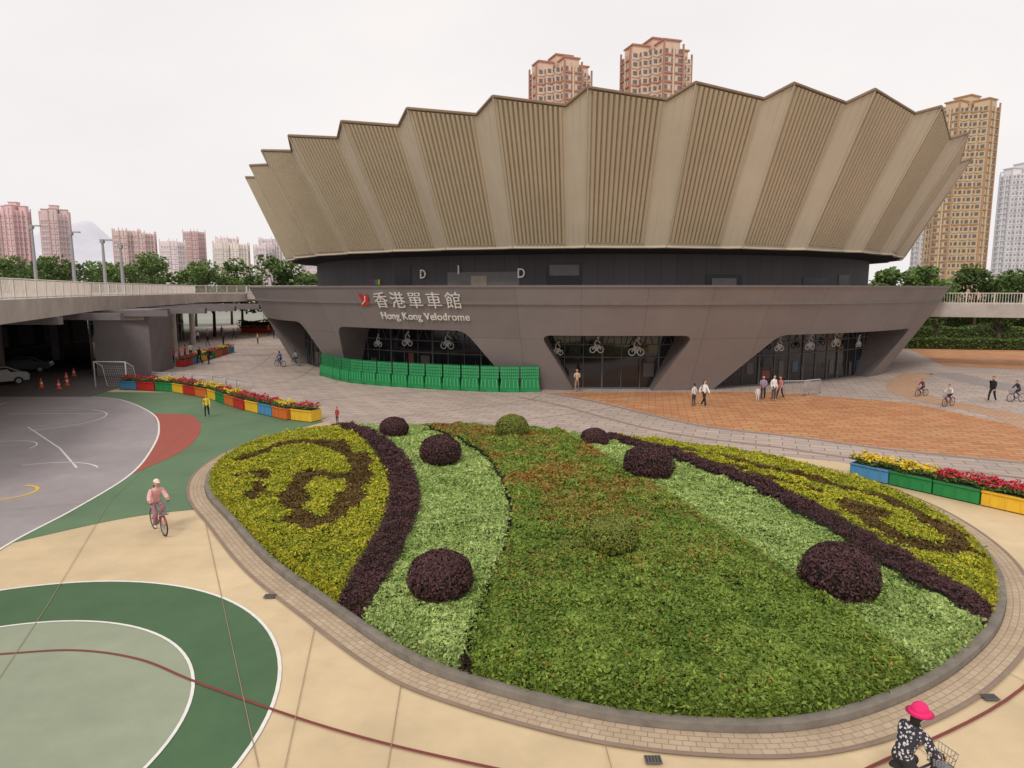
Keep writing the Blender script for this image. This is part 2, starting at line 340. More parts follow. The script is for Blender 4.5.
keep=sd(X,Y)>.20; X=X[keep];Y=Y[keep]
jag=rng.normal(0,.06,(2,len(X))); R=region(X+jag[0],Y+jag[1])
H=bedh(X,Y,R); FN=fnz(X,Y); CL=sample(CG,X,Y)
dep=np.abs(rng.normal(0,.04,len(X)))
Z=H-dep+.02+np.where(rng.uniform(0,1,len(X))<.04,.08*rng.uniform(0,1,len(X)),0)
cols=np.zeros((len(X),3)); u=rng.uniform(0,1,len(X)); big=np.clip(.5+.55*FN,0,1)
def mixc(a,b,t): return np.array(a)[None]*(1-t[:,None])+np.array(b)[None]*t[:,None]
pal={0:((.24,.28,.02),(.66,.58,.035)),1:((.045,.02,.024),(.13,.055,.055)),2:((.22,.34,.07),(.55,.66,.24)),3:((.09,.165,.018),(.32,.42,.07)),4:((.09,.058,.015),(.20,.12,.03)),5:((.03,.02,.012),(.08,.05,.03))}
for r in pal:
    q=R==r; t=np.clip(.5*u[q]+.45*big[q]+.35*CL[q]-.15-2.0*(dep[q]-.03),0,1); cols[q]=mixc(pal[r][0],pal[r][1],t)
q=(R==0)&(u<.22); cols[q]=mixc((.12,.20,.02),(.22,.30,.03),u[q]/.22)
red=(R==3)&(rng.uniform(0,1,len(X))<np.clip((Y-14)/12,.04,.62)*np.clip(.45+1.3*fnz(Y*.9-18,X+22),0,1.2))
cols[red]=mixc((.26,.12,.02),(.46,.25,.07),rng.uniform(0,1,red.sum()))
cols*=rng.uniform(.65,1.3,len(X))[:,None]
Pn=np.stack([X,Y,Z],1); size=np.where(Y<20,.10,.135); size=np.where(R==0,size*.85,size); size=np.where(R==1,size*.8,size)
for r,nm in ((0,'golden_hedge_leaves'),(1,'purple_hedge_leaves'),(2,'light_green_hedge_leaves'),(3,'central_green_hedge_leaves'),(4,'brown_hedge_leaves'),(5,'hedge_gap_leaves')):
    q=R==r; leaves(nm,Pn[q],size[q],cols[q],FB,1.0)
m_=26000; idx=rng.integers(0,len(bed),m_); tt=rng.uniform(0,1,m_); BI=np.array(b3); BJ=np.roll(BI,-1,0)
ex=BI[idx]*(1-tt[:,None])+BJ[idx]*tt[:,None]; ex+=rng.normal(0,.07,(m_,2)); rr=region(ex[:,0],ex[:,1])
c=np.zeros((m_,3)); uu=rng.uniform(0,1,m_)
for r in pal: q=rr==r; c[q]=mixc(pal[r][0],pal[r][1],uu[q])*.8
leaves('rim_leaves',np.column_stack([ex,rng.uniform(.15,.40,m_)]),.1,c,FB,.3)
def shrub(name,x,y,r,kind):
    z0=float(bedh(np.array([x]),np.array([y]))[0]); n=int(5200)
    v=rng.normal(size=(n,3)); v/=np.linalg.norm(v,axis=1,keepdims=True); v[:,2]=np.where(v[:,2]<-.5,-v[:,2],v[:,2])
    bump=1+.05*np.sin(v[:,0]*7+x)*np.sin(v[:,1]*6)*np.cos(v[:,2]*5)
    rad=(r*bump*(1.02-.12*rng.uniform(0,1,n)**2)); P=v*rad[:,None]*np.array([1,1,.82])
    o=E(name,(x,y,z0+r*.42))
    t=rng.uniform(0,1,n)
    if kind=='p': c=mixc((.035,.016,.02),(.14,.06,.06),t)
    else: c=mixc((.09,.13,.018),(.30,.31,.06),t)
    leaves('leaves',P,.085,c,o,1.3,nrm=v)
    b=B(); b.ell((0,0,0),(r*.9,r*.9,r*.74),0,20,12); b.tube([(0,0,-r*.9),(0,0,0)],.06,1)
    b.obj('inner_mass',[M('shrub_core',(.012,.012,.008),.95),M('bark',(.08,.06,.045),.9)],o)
for a in ((-2.7,25.2,.78,'p'),(-1.64,14.9,.74,'p'),(-5.5,31.2,.66,'p'),(4.8,23.4,.88,'p'),(7.5,14.9,.86,'p'),(3.6,29.2,.6,'p'),(0,30.4,.75,'g'),(2.5,16.5,.66,'g')):
    shrub('purple_ball_shrub' if a[3]=='p' else 'green_ball_shrub',*a)
# ------------------------------------------------------------------ velodrome
VC=(8.4,83.0); cs,sn=math.cos(D(5.8)),math.sin(D(5.8))
def pt(phi,R,z):
    a=D(phi); return (VC[0]+R*(-sn*math.cos(a)+cs*math.sin(a)),VC[1]-R*(cs*math.cos(a)+sn*math.sin(a)),z)
VE=E('velodrome_building')
HW=7.5
def RW(h): return 33.6+3.8*(h/HW)
concrete=MB('grey_cladding',lin(140,131,128),lin(133,124,121),lin(112,104,102),4.2,3.9,.018,uv=True,off=0,rough=.6,big=(.25,.84))
reveal=M('arch_reveal',lin(108,100,97),.75,.1)
def rpoly(pts,r,n=6):
    out=[];k=len(pts)
    for i in range(k):
        a,b,c=Vector(pts[i-1]),Vector(pts[i]),Vector(pts[(i+1)%k])
        if b.y<=.01: out.append(tuple(b)); continue
        d1=(a-b).normalized(); d2=(c-b).normalized(); p=b+d1*r; q=b+d2*r
        for j in range(n+1):
            t=j/n; out.append(tuple(p*(1-t)**2+b*2*t*(1-t)+q*t*t))
    return [(round(x,5),y) for x,y in out]
K=35*math.pi/180
arch=[(-57,-61,-42,-39,4.6),(-36,-33,-13.5,-8.5,4.4),(-.8,-4.6,12.7,9,4.15),(16.9,23.5,51,46,4.1),(51.5,60,84,84,5.2),(95,92,112,109,4.2),(125,122,150,147,4.2),(160,157,178,175,4.2),(-155,-158,-130,-133,4.2),(-110,-113,-88,-91,4.2)]
polys=[]
for bl,tl,tr,br,h in arch:
    polys.append(rpoly([(bl*K,0),(tl*K,h),(tr*K,h),(br*K,0)],.75))
def cross(poly,x):
    xs_=[q[0] for q in poly]; x=min(max(x,min(xs_)),max(xs_))
    zs=[]
    for i in range(len(poly)):
        (x0,y0),(x1,y1)=poly[i-1],poly[i]
        if min(x0,x1)-1e-7<=x<=max(x0,x1)+1e-7:
            if abs(x1-x0)<1e-9: zs+=[y0,y1]
            else: zs.append(y0+(y1-y0)*(x-x0)/(x1-x0))
    return (max(0,min(zs)),max(zs))
xs=set(round(v*K,5) for v in np.arange(-180,180.01,.8))
for p in polys:
    for q in p: xs.add(q[0])
xs=sorted(xs); wb=B(); uvs=[]
def wq(x0,a0,b0,x1,a1,b1):
    seg=3
    for i in range(seg):
        f0=i/seg; f1=(i+1)/seg; P=[(x0,a0+(b0-a0)*f0),(x1,a1+(b1-a1)*f0),(x1,a1+(b1-a1)*f1),(x0,a0+(b0-a0)*f1)]
        wb.quad(*[pt(x/K,RW(h),h) for x,h in P]); uvs.extend(P)
for x0,x1 in zip(xs[:-1],xs[1:]):
    xm=(x0+x1)/2; hit=None
    for p in polys:
        if min(q[0] for q in p)<xm<max(q[0] for q in p): hit=p
    if hit is None: wq(x0,0,HW,x1,0,HW); continue
    c0=cross(hit,x0); c1=cross(hit,x1)
    if c0[0]>.001 or c1[0]>.001: wq(x0,0,c0[0],x1,0,c1[0])
    wq(x0,c0[1],HW,x1,c1[1],HW)
wo=wb.obj('base_wall',concrete,VE,True)
uvl=wo.data.uv_layers.new(name='UVMap'); uvl.data.foreach_set('uv',np.array([c for p in uvs for c in p],dtype=np.float32))
rb=B()
for p in polys:
    for i in range(len(p)):
        a,b=p[i-1],p[i]
        if a[1]<.01 and b[1]<.01: continue
        rb.quad(pt(a[0]/K,RW(a[1]),a[1]),pt(b[0]/K,RW(b[1]),b[1]),pt(b[0]/K,32.4,b[1]),pt(a[0]/K,32.4,a[1]))
N_=240
for i in range(N_):
    a,b=i*360/N_,(i+1)*360/N_
    rb.quad(pt(a,37.46,HW-.02),pt(b,37.46,HW-.02),pt(b,37.46,HW+.12),pt(a,37.46,HW+.12)); rb.quad(pt(a,37.46,HW+.12),pt(b,37.46,HW+.12),pt(b,36.9,HW+.12),pt(a,36.9,HW+.12)); rb.quad(pt(a,36.9,HW+.12),pt(b,36.9,HW+.12),pt(b,36.9,6.3),pt(a,36.9,6.3)); rb.quad(pt(a,36.9,6.4),pt(b,36.9,6.4),pt(b,30,6.4),pt(a,30,6.4))
    rb.quad(pt(a,37.46,HW-.02),pt(b,37.46,HW-.02),pt(b,37.3,HW-.02),pt(a,37.3,HW-.02))
rb.obj('wall_reveals_and_terrace',reveal,VE)
glass=M('dark_glass',(.012,.013,.016),.05,.2,1,spec=.7); frame=M('pale_frame',lin(150,150,150),.5); mull=M('mullion_grey',lin(98,98,100),.5)
gbb=B()
for i in range(N_):
    a,b=i*360/N_,(i+1)*360/N_; gbb.quad(pt(a,32.5,0),pt(b,32.5,0),pt(b,32.5,6.3),pt(a,32.5,6.3),0)
for bl,tl,tr,br,h in arch[:5]:
    lo,hi=min(bl,tl),max(tr,br); nn=int((hi-lo)*K/1.5)
    for i in range(nn+1):
        ph=lo+(hi-lo)*i/nn; gbb.tube([pt(ph,32.56,0),pt(ph,32.56,6)],.03 if i%3 else .07,1,4)
    for z in (.06,2.35,3.3): gbb.tube([pt(lo+(hi-lo)*i/40,32.57,z) for i in range(41)],.04,1,4)
    for i in range(0,nn):
        ph=lo+(hi-lo)*(i+.5)/nn; r_=random.random()
        if r_<.5:
            w_=random.uniform(.3,1.0); z0=random.choice((.15,.5,.9)); z1=z0+random.uniform(.6,1.4); gbb.quad(pt(ph-w_,32.53,z0),pt(ph+w_*.8,32.53,z0),pt(ph+w_*.8,32.53,z1),pt(ph-w_,32.53,z1),random.choice((2,3,4,2,5,2)))
        if i%2: gbb.tube([pt(ph+.9,32.66,.9),pt(ph+.9,32.66,1.4)],.02,1,4)
    for i in range(7):
        a=lo+(hi-lo)*(i+.2)/7; b=a+(hi-lo)*.07; gbb.tube([pt(a,32.6,3.3),pt((a+b)/2,32.6,4.4),pt(b,32.6,3.3)],.03,1,4)
gbb.obj('arch_glazing',[glass,mull,M('poster_dim',lin(80,76,74),.5),M('poster_blue',lin(60,80,100),.5),M('poster_red',lin(110,60,50),.5),M('poster_green',lin(60,110,75),.5)],VE)
db=B()
def decal(ph,h,s,k):
    def P(x,y): return pt(ph+x*s/K,33.2,h+y*s)
    for cx in(-.42,.42): db.tube([P(cx+.3*math.cos(t),.3+.3*math.sin(t)) for t in np.linspace(0,6.283,15)[:-1]],.04,0,4,True)
    for q in ([(-.42,.3),(-.2,.75),(.3,.75),(.42,.3)],[(-.2,.75),(0,.3),(.3,.75)],[(-.25,.95),(0,1.35+.1*k),(.4,.95)],[(-.25,.95),(.05,.6),(0,.2)]): db.tube([P(*k_) for k_ in q],.05,0,4)
    db.ell(P(.12+.1*k,1.55),(.13*s,.1,.13*s),0,8,6)
for i,(ph,h) in enumerate(((-30,2.7),(-24.5,2.9),(-18,2.8),(-3,2.55),(2,2.75),(7,2.55),(27,2.7),(32.5,2.7),(38,2.8),(44,2.6))):
    decal(ph,h,.62+.1*(i%3),i%2)
db.obj('cyclist_graphics',M('graphic_white',lin(190,190,186),.6),VE)
dr=MB('drum_cladding',lin(82,78,80),lin(76,72,74),lin(56,53,55),1.2,6,.02,uv=True,off=0,rough=.7)
b=B(); uvs=[]
for i in range(N_):
    a,c_=i*360/N_-180,(i+1)*360/N_-180; b.quad(pt(a,30.6,6),pt(c_,30.6,6),pt(c_,30.6,10.1),pt(a,30.6,10.1)); uvs+=[(a*.53,0),(c_*.53,0),(c_*.53,4),(a*.53,4)]
o=b.obj('drum_wall',dr,VE,True); o.data.uv_layers.new(name='UVMap').data.foreach_set('uv',np.array([c for p in uvs for c in p],dtype=np.float32))
b=B()
def dq(p0,p1,z0,z1,mi,R=30.66): 
    n=4
    for i in range(n): a=p0+(p1-p0)*i/n; c=p0+(p1-p0)*(i+1)/n; b.quad(pt(a,R,z0),pt(c,R,z0),pt(c,R,z1),pt(a,R,z1),mi)
for p0,p1,z0,z1,mi in ((-31,-27.5,7.0,9.3,0),(-20.5,-9,7.2,8.7,1),(-20,-17.5,7.2,8.4,0),(-16.5,-14,7.2,8.4,2),(-13,-10.5,7.2,8.5,0),(-5,0,7.0,9.4,0),(-4.6,-.4,8.4,9.2,1),(18,24,7.0,8.5,0),(19,23,7.4,8.2,1),(36,42,7.4,8.3,0),(46,50,7,8.6,0)): dq(p0,p1,z0,z1,mi,30.66+.01*mi)
for i,cc in enumerate((3,4,5,6)): dq(-37+i*.7,-36.4+i*.7,7.75,8.2,cc,30.7)
for i in range(N_):
    a,c_=i*360/N_,(i+1)*360/N_; b.quad(pt(a,30.55,10.0),pt(c_,30.55,10.0),pt(c_,33.25,10.3),pt(a,33.25,10.3),7)
b.obj('drum_openings',[M('opening_dark',(.012,.012,.013),.4),M('opening_grey',lin(105,102,100),.6),M('opening_tan',lin(150,140,125),.6),M('sq_red',lin(150,50,60)),M('sq_blue',lin(60,90,160)),M('sq_green',lin(80,140,80)),M('sq_yel',lin(190,170,60)),M('soffit',(.03,.029,.029),.9)],VE)
# roof
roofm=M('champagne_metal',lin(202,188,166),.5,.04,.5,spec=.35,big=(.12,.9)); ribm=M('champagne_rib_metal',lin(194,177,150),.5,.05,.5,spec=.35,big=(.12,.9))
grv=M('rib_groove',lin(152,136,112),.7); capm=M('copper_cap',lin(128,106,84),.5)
pk=[-44,-35,-26,-17.6,-8.6,.3,10.2,20,29.8,41.5]; n2=26; pe=pk[0]+360
pk+= [41.5+(pe-41.5)*i/n2 for i in range(1,n2)]; pk.append(pe)
def ZT(ph):
    ph=(ph+180)%360-180; z=19.75+1.2*math.sin(D(max(-90,min(90,ph*1.35))))
    if ph>38: z-=2.3*min(1,(ph-38)/26)
    return z
def RT(ph,R):
    ph=(ph+180)%360-180
    if ph<-35: R-=1.5*min(1,(-35-ph)/20)
    if ph>42: R-=.5*min(1,(ph-42)/20)
    return R
rf=B(); cap=B()
def lerp(a,b,t): return tuple(a[i]+(b[i]-a[i])*t for i in range(3))
topring=[]
for i in range(len(pk)-1):
    p0,p1=pk[i],pk[i+1]; v=p0+.77*(p1-p0)
    T0=pt(p0,RT(p0,38.7),ZT(p0)); TV=pt(v,RT(v,37.8),ZT(v)-.75); T1=pt(p1,RT(p1,38.7),ZT(p1))
    B0=pt(p0,33.6,10.35); BV=pt(v,33.0,10.35); B1=pt(p1,33.6,10.35)
    topring+=[T0,TV]
    m0=.05; nr=13; od=Vector(pt(v,1,0))-Vector((*VC,0)); od=Vector((od.x,od.y,-.45)).normalized()
    cols_=[(0,0),(m0,0)]; wd=(1-2*m0)/nr
    for k_ in range(nr):
        s0=m0+k_*wd; cols_+=[(s0+wd*.25,0),(s0+wd*.38,.11),(s0+wd*.87,.11),(s0+wd,0)]
    cols_.append((1,0))
    pr=None
    for s,of in cols_:
        t=Vector(lerp(T0,TV,s))+od*of; bt=Vector(lerp(B0,BV,s))+od*of*.8
        t_=t.lerp(bt,.012); b_=t.lerp(bt,.97)
        if pr:
            ps,po,pt_,pb_=pr
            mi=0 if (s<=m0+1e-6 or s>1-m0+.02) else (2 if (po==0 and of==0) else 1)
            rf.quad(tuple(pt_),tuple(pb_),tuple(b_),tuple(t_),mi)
        pr=(s,of,t_,b_)
    rf.quad(TV,BV,B1,T1,0)
    rf.quad(lerp(T0,B0,.97),B0,BV,lerp(TV,BV,.97),0)
    cap.tube([Vector(T0)+od*.05,Vector(B0)+od*.05],.05,1,4)
    for f in (.33,.66):
        cap.tube([Vector(lerp(TV,T1,f))+od*.01,Vector(lerp(BV,B1,f))+od*.01],.02,1,4)
    cap.tube([T0,TV],[.11,.11],0,6); cap.tube([TV,T1],[.11,.11],0,6)
    cap.tube([B0,BV],.1,1,6); cap.tube([BV,B1],.1,1,6)
rf.obj('pleated_roof_cladding',[roofm,ribm,grv],VE); cap.obj('roof_edge_trim',[capm,roofm],VE)
b=B(); k=len(topring); innr=[(VC[0]+(p[0]-VC[0])*.5,VC[1]+(p[1]-VC[1])*.5,17.6) for p in topring]; rim=[(VC[0]+(p[0]-VC[0])*.88,VC[1]+(p[1]-VC[1])*.88,16.8) for p in topring]
c0=(VC[0],VC[1],18.2)
for i in range(k):
    j=(i+1)%k; b.quad(topring[i],topring[j],rim[j],rim[i]); b.quad(rim[i],rim[j],innr[j],innr[i]); b.add([innr[i],innr[j],c0],[(0,1,2)])
b.obj('roof_deck',M('roof_deck_metal',lin(150,140,125),.6),VE)
def text(body,size,ph0,h0,name,mat,Rf,ext=.06,space=1.0,align='LEFT',of=.012):
    cu=bpy.data.curves.new(name,'FONT'); cu.body=body; cu.size=size; cu.extrude=ext; cu.align_x=align; cu.space_character=space; cu.offset=of*size
    o=bpy.data.objects.new(name,cu); link(o); bpy.context.view_layer.update()
    dg=bpy.context.evaluated_depsgraph_get(); me=bpy.data.meshes.new_from_object(o.evaluated_get(dg)); bpy.data.objects.remove(o)
    for v in me.vertices:
        x,y,z=v.co; h=h0+y; v.co=pt(ph0+math.degrees(x/36),Rf(h)+.08+z,h)
    me.materials.clear(); me.materials.append(mat); q=bpy.data.objects.new(name,me); link(q,VE)
sil=M('sign_silver',lin(225,220,212),.45)
text('香港單車館',1.25,-24.4,6.1,'chinese_sign',sil,RW,space=1.38,of=0)
text('Hong Kong Velodrome',.74,-24.2,5.15,'english_sign',sil,RW,space=1.06)
text('D',1.0,-25.5,8.25,'gate_letter_d',sil,lambda h:30.65); text('1',1.0,-18.9,8.55,'gate_number',sil,lambda h:30.65); text('D',1.0,-9.3,8.25,'gate_letter_d2',sil,lambda h:30.65)
b=B()
def lg(x,y): return pt(-26.0+x/36*57.3,RW(6.1+y)+.1,6.1+y)
b.add([lg(-.5,0),lg(.4,.1),lg(.55,.9),lg(.1,.75),lg(-.45,1.0),lg(-.2,.5)],[(0,1,2,3,4,5)],0)
b.tube([lg(-.3,.15),lg(.1,.4),lg(.25,.75)],.05,1,5)
b.obj('red_logo',[M('logo_red',lin(200,45,40),.5),white],VE)
# ------------------------------------------------------------------ elevated deck (left)
DK=E('elevated_walkway')
edge=[(-21,20),(-25,33),(-34,56),(-43,94),(-38,112),(-24,120)]
con=M('pale_concrete',lin(190,178,170),.85,.1,.8,big=(.3,.8)); cond=M('dark_concrete',lin(118,110,110),.85,.12,.8)
b=B(); b.prism(edge+[(-24,126),(-140,126),(-140,20)],5.6,6.8,0)
b.obj('deck_slab',con,DK)
def railing(b,path,z,h=1.1,sp=.22,mi=0,post=2.2):
    for (x0,y0),(x1,y1) in zip(path[:-1],path[1:]):
        Ln=math.hypot(x1-x0,y1-y0)
        for k_ in range(int(Ln/sp)):
            t=k_*sp/Ln; b.box((x0+(x1-x0)*t,y0+(y1-y0)*t,z+h/2),(.035,.035,h-.1),mi)
        for k_ in range(int(Ln/post)+1):
            t=min(1,k_*post/Ln); b.box((x0+(x1-x0)*t,y0+(y1-y0)*t,z+h/2),(.1,.1,h),mi)
        for zz in (z+.1,z+h): b.tube([(x0,y0,zz),(x1,y1,zz)],.04,mi,4)
rm=M('railing_cream',lin(215,205,195),.6)
b=B(); railing(b,[(x-.25,y) for x,y in edge],6.8); b.obj('railing',rm,DK)
b=B()
b.box((-33.7,61.0,2.8),(4.4,5.5,5.6),0,.15); b.box((-33.7,58.15,5.0),(4.6,.1,.5),1,.15)
for x,y in ((-41,46),(-44,58),(-50,48),(-52,62),(-42,38),(-48,72),(-47,53)): b.box((x,y,2.8),(.8,.8,5.6),0)
b.quad((-62,20,0),(-62,100,0),(-62,100,5.6),(-62,20,5.6),2)
for k_ in range(12): b.box((-61.9,42+k_*4.5,1.6),(.1,2.6,2.4),0 if k_%3 else 1)
for x,y in ((-38.2,72),(-40.6,82),(-43,92)): b.tube([(x,y,0),(x,y,5.6)],.35,1,10)
for k_ in range(9): b.box((-46,30+k_*7,5.35),(34,.5,.5),0)
b.obj('piers_and_back_wall',[cond,con,M('shade_wall',(.09,.085,.085),.9)],DK)
b=B(); p0,p1=(-39,63),(-48,100)
b.quad((*p0,0),(*p1,0),(*p1,5.6),(*p0,5.6),0)
for i in range(20):
    t=i/20; x,y=p0[0]+(p1[0]-p0[0])*t+.06,p0[1]+(p1[1]-p0[1])*t; b.box((x,y,2.8),(.1,.1,5.6),1)
for z in (2.6,4.2): b.tube([(p0[0]+.06,p0[1],z),(p1[0]+.06,p1[1],z)],.06,1,4)
b.obj('shopfront_glazing',[glass,frame],DK)
sheet('cobble_paving',[(-60,46.5),(-29,46.5),(-29.5,50.5),(-31,58),(-34,75),(-60,75)],.016,MB('cobbles',lin(120,110,106),lin(102,94,92),lin(70,65,64),.5,.25,.03))
b=B(); b.prism([(-26,101),(-40,104),(-40,108),(-24,106)],5.9,6.9,0); railing(b,[(-40,103.9),(-26,100.9)],6.9,1,.5,1); b.obj('link_bridge',[con,rm],DK)
RB=E('footbridge')
b=B(); b.prism([(36,66),(48,61.5),(90,50),(92,54),(50,66),(38,71)],4.8,6.0,0); railing(b,[(36,66.2),(48,61.7),(90,50.2)],6.0,1.0,.22,1)
for x,y in ((54,62.3),(72,57.5)): b.box((x,y,2.4),(2.2,.9,4.8),2)
b.obj('footbridge_structure',[con,rm,cond],RB)
def hedge(name,x,y,sx,sy,h,rz=0,ca=(.05,.09,.02),cb=(.16,.24,.05),dens=22):
    o=E(name,(x,y,0),rz); b=B(); b.box((0,0,h*.45),(sx*.95,sy*.9,h*.9),0); b.obj('core',M('understory',(.03,.04,.015)),o)
    n=int(sx*(sy+h*2)*dens); P=np.column_stack([rng.uniform(-sx/2,sx/2,n),rng.uniform(-sy/2,sy/2,n),rng.uniform(.1,1,n)*h])
    f=rng.uniform(0,1,n)<.5; P[f,2]=h*(1+.08*np.sin(P[f,0]*1.3)); P[~f,1]=-sy/2
    leaves('leaves',P,.3,mixc(ca,cb,rng.uniform(0,1,n)),o,.5,asp=.7)
hedge('clipped_hedge',62,84,26,2,1.3,-.2); hedge('clipped_hedge',70,98,40,3,2.0,-.1); hedge('clipped_hedge',-36,124,26,2.5,1.8,.1); hedge('clipped_hedge',-30,140,40,3,3.2,.05); hedge('clipped_hedge',90,118,70,3,3.0,-.05)
# ------------------------------------------------------------------ trees
def treemass(name,specs,lf=.55,cnt=1500,ca=(.04,.08,.02),cb=(.15,.23,.055)):
    o=E(name); b=B(); PP=[];CC=[]
    for x,y,h,r in specs:
        b.tube([(x,y,0),(x+.1,y,h*.3),(x-.1,y+.1,h*.55)],[.28,.22,.14],0,7)
        cl=[]
        for k_ in range(13):
            a=random.uniform(0,6.28); rr=r*random.uniform(.15,.85); zz=h*random.uniform(.40,.92); rr*=1.1-abs(zz/h-.6)
            c=(x+rr*math.cos(a),y+rr*math.sin(a),zz); cl.append((c,r*random.uniform(.26,.46)))
            b.tube([(x,y,h*.3),((x+c[0])/2,(y+c[1])/2,(h*.4+zz)/2),c],[.12,.07,.03],0,5)
        tone=random.uniform(.75,1.25)
        for c,cr in cl:
            n=cnt//13; v=rng.normal(size=(n,3)); v/=np.linalg.norm(v,axis=1,keepdims=True); v*=(cr*rng.uniform(.35,1.08,n)**.5)[:,None]*np.array([1,1,.7])
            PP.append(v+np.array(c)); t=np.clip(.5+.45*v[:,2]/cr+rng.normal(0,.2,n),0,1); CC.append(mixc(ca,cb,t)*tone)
    leaves('canopy',np.concatenate(PP),lf,np.concatenate(CC),o,.7,asp=.7)
    b.obj('trunks',M('bark',(.08,.06,.045),.9),o,True)
treemass('distant_tree_row',[(-125+i*6.0+random.uniform(-2,2),random.uniform(128,150),random.uniform(10.5,15),random.uniform(4.5,6.5)) for i in range(15)]+[(-48+i*5,random.uniform(150,180),random.uniform(9,12.5),random.uniform(4,5.5)) for i in range(8)],lf=.8)
treemass('distant_tree_row',[(62+i*5+random.uniform(-2,2),random.uniform(104,130),random.uniform(9.5,13.0),random.uniform(4,5.5)) for i in range(19)],lf=.7)
treemass('walkway_tree',[(-62,96,13,5),(-75,100,12.5,5),(-92,104,12.5,5.5),(-55,106,13,5.5),(-47,108,12,4.5),(-84,112,13,5.5)],lf=.5,cnt=2600)
treemass('park_tree',[(50,88,5.5,2.6),(57,92,6,2.8),(-40,128,6,3),(-33,133,5.5,2.8),(-27,130,5,2.5),(64,90,5,2.4)],lf=.35,cnt=1500,cb=(.17,.23,.05))
# ------------------------------------------------------------------ towers
def tower(name,x,y,w,h,rot,cw,ca,cg=(.10,.11,.13),fh=3.0,crown=True,strip=None):
    o=E(name,(x,y,0),rot); q=[(-.17,-.5),(.17,-.5),(.17,-.38),(.27,-.38),(.27,-.27),(.38,-.27),(.38,-.17)]
    pl=[]
    for k_ in range(4):
        ca_,sa_=[(1,0),(0,1),(-1,0),(0,-1)][k_]
        for px,py in q: pl.append(((px*ca_-py*sa_)*w,(px*sa_+py*ca_)*w))
    b=B(); b.prism(pl,0,h,0); nf=int(h/fh); nE=len(pl)
    for i in range(nE):
        (x0,y0),(x1,y1)=pl[i],pl[(i+1)%nE]; Ln=math.hypot(x1-x0,y1-y0)
        if Ln<.5: continue
        dx,dy=(x1-x0)/Ln,(y1-y0)/Ln; nx_,ny_=dy,-dx; nw=3 if Ln>.3*w else 1
        bay=(i%7==0)
        for f in range(nf-1):
            z=f*fh+4
            for k_ in range(nw):
                c=(k_+.5)/nw*Ln; ww=Ln/nw*.28
                P=lambda s,zz,e=.06:(x0+dx*s+nx_*e,y0+dy*s+ny_*e,zz)
                b.quad(P(c-ww,z+.8),P(c+ww,z+.8),P(c+ww,z+2.2),P(c-ww,z+2.2),1)
            e=.5 if bay else .22
            s0,s1=(Ln*.05,Ln*.95)
            P=lambda s,zz,e2:(x0+dx*s+nx_*e2,y0+dy*s+ny_*e2,zz)
            mi=2 if (bay or f%5==0) else 0
            b.quad(P(s0,z,e),P(s1,z,e),P(s1,z+.55,e),P(s0,z+.55,e),mi); b.quad(P(s0,z+.55,e),P(s1,z+.55,e),P(s1,z+.55,.02),P(s0,z+.55,.02),mi); b.quad(P(s0,z,.02),P(s1,z,.02),P(s1,z,e),P(s0,z,e),mi)
        if bay:
            for s in (Ln*.04,Ln*.96,Ln*.5): b.box((x0+dx*s+nx_*.3,y0+dy*s+ny_*.3,h/2+1),(.55,.55,h+2),2 if s!=Ln*.5 else 0)
    if crown:
        for kx,ky in ((0,-.33),(.33,0),(0,.33),(-.33,0)): b.box((kx*w,ky*w,h+1.6),(w*.26,w*.26,3.2),0); b.box((kx*w,ky*w,h+3.4),(w*.30,w*.30,.5),2)
        b.box((0,0,h+3),(w*.3,w*.3,6),0); b.box((0,0,h+6.2),(w*.34,w*.34,.5),2)
    b.obj('tower_body',[M('tw_%s'%name+str(cw),cw,.85,.06,.1),M('tg'+str(cg),cg,.3),M('ta'+str(ca),ca,.8,.05,.1)],o)
pink=lin(216,188,166); brown=lin(176,124,104)
tower('apartment_tower',17.6,260,21,84,.35,pink,brown,cg=(.17,.17,.18))
tower('apartment_tower',52.5,262,24,90,.3,pink,brown,cg=(.17,.17,.18))
tower('apartment_tower',191,300,22,81,.5,lin(210,186,154),lin(180,142,108),cg=(.17,.17,.18))
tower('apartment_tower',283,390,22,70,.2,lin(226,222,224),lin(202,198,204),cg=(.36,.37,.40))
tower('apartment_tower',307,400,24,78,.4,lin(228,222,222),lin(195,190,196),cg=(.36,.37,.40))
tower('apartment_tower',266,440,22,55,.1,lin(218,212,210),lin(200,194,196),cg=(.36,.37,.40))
haze_wall=lin(232,222,222); haze_trim=lin(222,208,206); pk1=lin(222,196,192)  # far towers: distance haze painted in as paler wall, trim and window colours
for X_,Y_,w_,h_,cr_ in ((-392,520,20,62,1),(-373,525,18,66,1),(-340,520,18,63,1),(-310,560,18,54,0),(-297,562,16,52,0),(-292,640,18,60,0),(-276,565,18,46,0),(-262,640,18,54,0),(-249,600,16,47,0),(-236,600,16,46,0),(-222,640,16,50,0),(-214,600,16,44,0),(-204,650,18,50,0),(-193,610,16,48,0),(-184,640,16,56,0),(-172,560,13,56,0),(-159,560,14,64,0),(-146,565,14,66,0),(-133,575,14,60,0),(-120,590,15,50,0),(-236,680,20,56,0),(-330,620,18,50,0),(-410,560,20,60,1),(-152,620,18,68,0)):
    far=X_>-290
    tower('apartment_tower',X_,Y_,w_,h_,random.uniform(0,.8),tuple(c*random.uniform(.93,1.05) for c in (haze_wall if far else pk1)),haze_trim if far else lin(206,172,168),cg=(.50,.48,.51) if far else (.38,.35,.38),crown=bool(cr_),fh=4)
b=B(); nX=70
rows=[]
